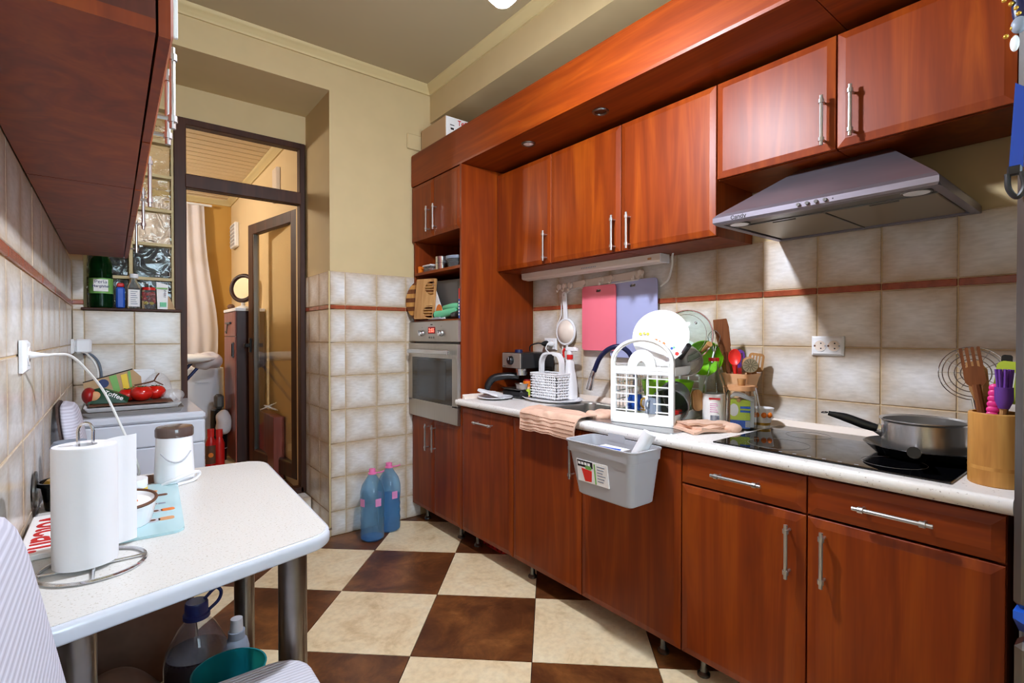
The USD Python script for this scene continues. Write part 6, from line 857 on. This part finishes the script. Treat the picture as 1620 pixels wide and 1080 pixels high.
t = thing('top_loader', 'white rounded top-loading washer in the next room', 'washing machine', (.63, 5.05, FZ)); lp = lambda z, s_=1.0: rloop(.34 * s_, .46 * s_, .12 * s_, z, .615, 5.30); part(t, 'body', loft([lp(FZ + .01, .96), lp(FZ + .03), lp(.90), lp(.92, .985)]), 'appliance_white', smooth=50); part(t, 'lid', loft([rloop(.24, .34, .10, .921, .64, 5.30), rloop(.25, .35, .10, .935, .64, 5.30), rloop(.22, .32, .10, .955, .64, 5.30)]), 'white_plastic'); part(t, 'badge', put(cb(-.05, .05, -.003, .003, 0, .003), '-y', (.60, 5.069, .80)), 'grey_plastic')
t = thing('ironing_board', 'pale padded ironing board end with dark blue legs', 'ironing board', (.35, 4.75, FZ)); part(t, 'pad', blob((.36, 4.72, 1.02), (.30, .16, .035), 3, .012, 12), 'label_white'); part(t, 'leg', bar((.50, 4.72, 1.0), (.18, 4.72, .60), .012), 'blue_lid'); part(t, 'leg', bar((.58, 4.76, 1.0), (.22, 4.76, .56), .012), 'blue_lid'); solo('fleece', blob((.60, 4.80, 1.0), (.10, .12, .045), 3, .04, 22), 'curtain', 'fluffy white fleece hanging off the ironing board end', 'fleece')
t = thing('trash_bag', 'pinkish white plastic bag hanging in front of the black bin', 'bag', (.74, 4.95, .4)); part(t, 'bag', wobble(blob((.71, 4.70, .50), (.045, .06, .085), 3), .03, 18), 'curtain')
t = thing('waste_bin', 'black plastic bin beside the slim cabinet in the next room', 'bin', (.66, 4.74, FZ)); part(t, 'tub', lathe([(0, 0), (.055, 0), (.064, .30), (.06, .42), (0, .43)], (.695, 4.84, FZ), 28), 'black_plastic'); part(t, 'top_handle', cb(.66, .73, 4.80, 4.88, FZ + .43, FZ + .55, .02), 'grey_dark'); part(t, 'base_ring', ring((.695, 4.84, FZ + .10), .059, .004), 'grey_plastic')
for x, y, h, lab in ((.607, 4.62, .30, 'red bottle with a round printed label, the nearer of two'), (.665, 4.62, .29, 'plain red bottle, the farther of two')):
    t = thing('red_bottle', lab, 'bottle', (x, y, FZ)); part(t, 'bottle', lathe([(0, 0), (.035, 0), (.038, .01), (.038, h * .62), (.024, h * .76), (.02, h * .8), (0, h * .8)], (x, y, FZ), 24), 'red'); part(t, 'cap', cyl(.025, FZ + h * .8, FZ + h, x, y), 'red_soft')
    if h > .295: part(t, 'label', lathe([(.0384, .03), (.039, .03), (.039, h * .58), (.0384, h * .58), (.0384, .03)], (x, y, FZ), 24), 'brown'); q_ = axes(math.atan2(-y, -x)); part(t, 'emblem', put(cyl(.018, 0, .001, 0, 0), q_, np.array([x, y, FZ + .10]) + q_[2] * .0392), 'orange')
solo('door_stop', cb(.70, .80, 4.05, 4.14, FZ, FZ + .02, .004), 'grey_plastic', 'flat grey object on the floor by the slim cabinet', 'object')
t = thing('vase_shelf', 'low dark sideboard seen through the door glass', 'sideboard', (.9, 4.2, FZ)); part(t, 'body', cb(.90, .975, 3.9, 4.45, FZ, .62, .004), 'red_cabinet')
t = thing('cable_coil', 'coiled white cable seen through the door glass', 'cable', (.86, 4.2, .62)); part(t, 'coil', cat(ring((.935, 4.12, .66), .05, .004, (.5, .1, 1), 30), ring((.935, 4.20, .665), .06, .004, (-.4, .2, 1), 30)), 'cord_white', kind='stuff')
t = thing('wardrobe', 'dark blue wardrobe blurred behind the lower glass blocks', 'wardrobe', (-.2, 4.2, FZ)); part(t, 'body', cb(-.55, .30, 4.0, 4.5, FZ, 1.80, .01), 'grey_navy'); part(t, 'door', cb(-.54, -.26, 3.985, 4.0, FZ + .05, 1.79, .004), 'grey_navy'); part(t, 'door', cb(-.25, .29, 3.985, 4.0, FZ + .05, 1.79, .004), 'grey_navy')
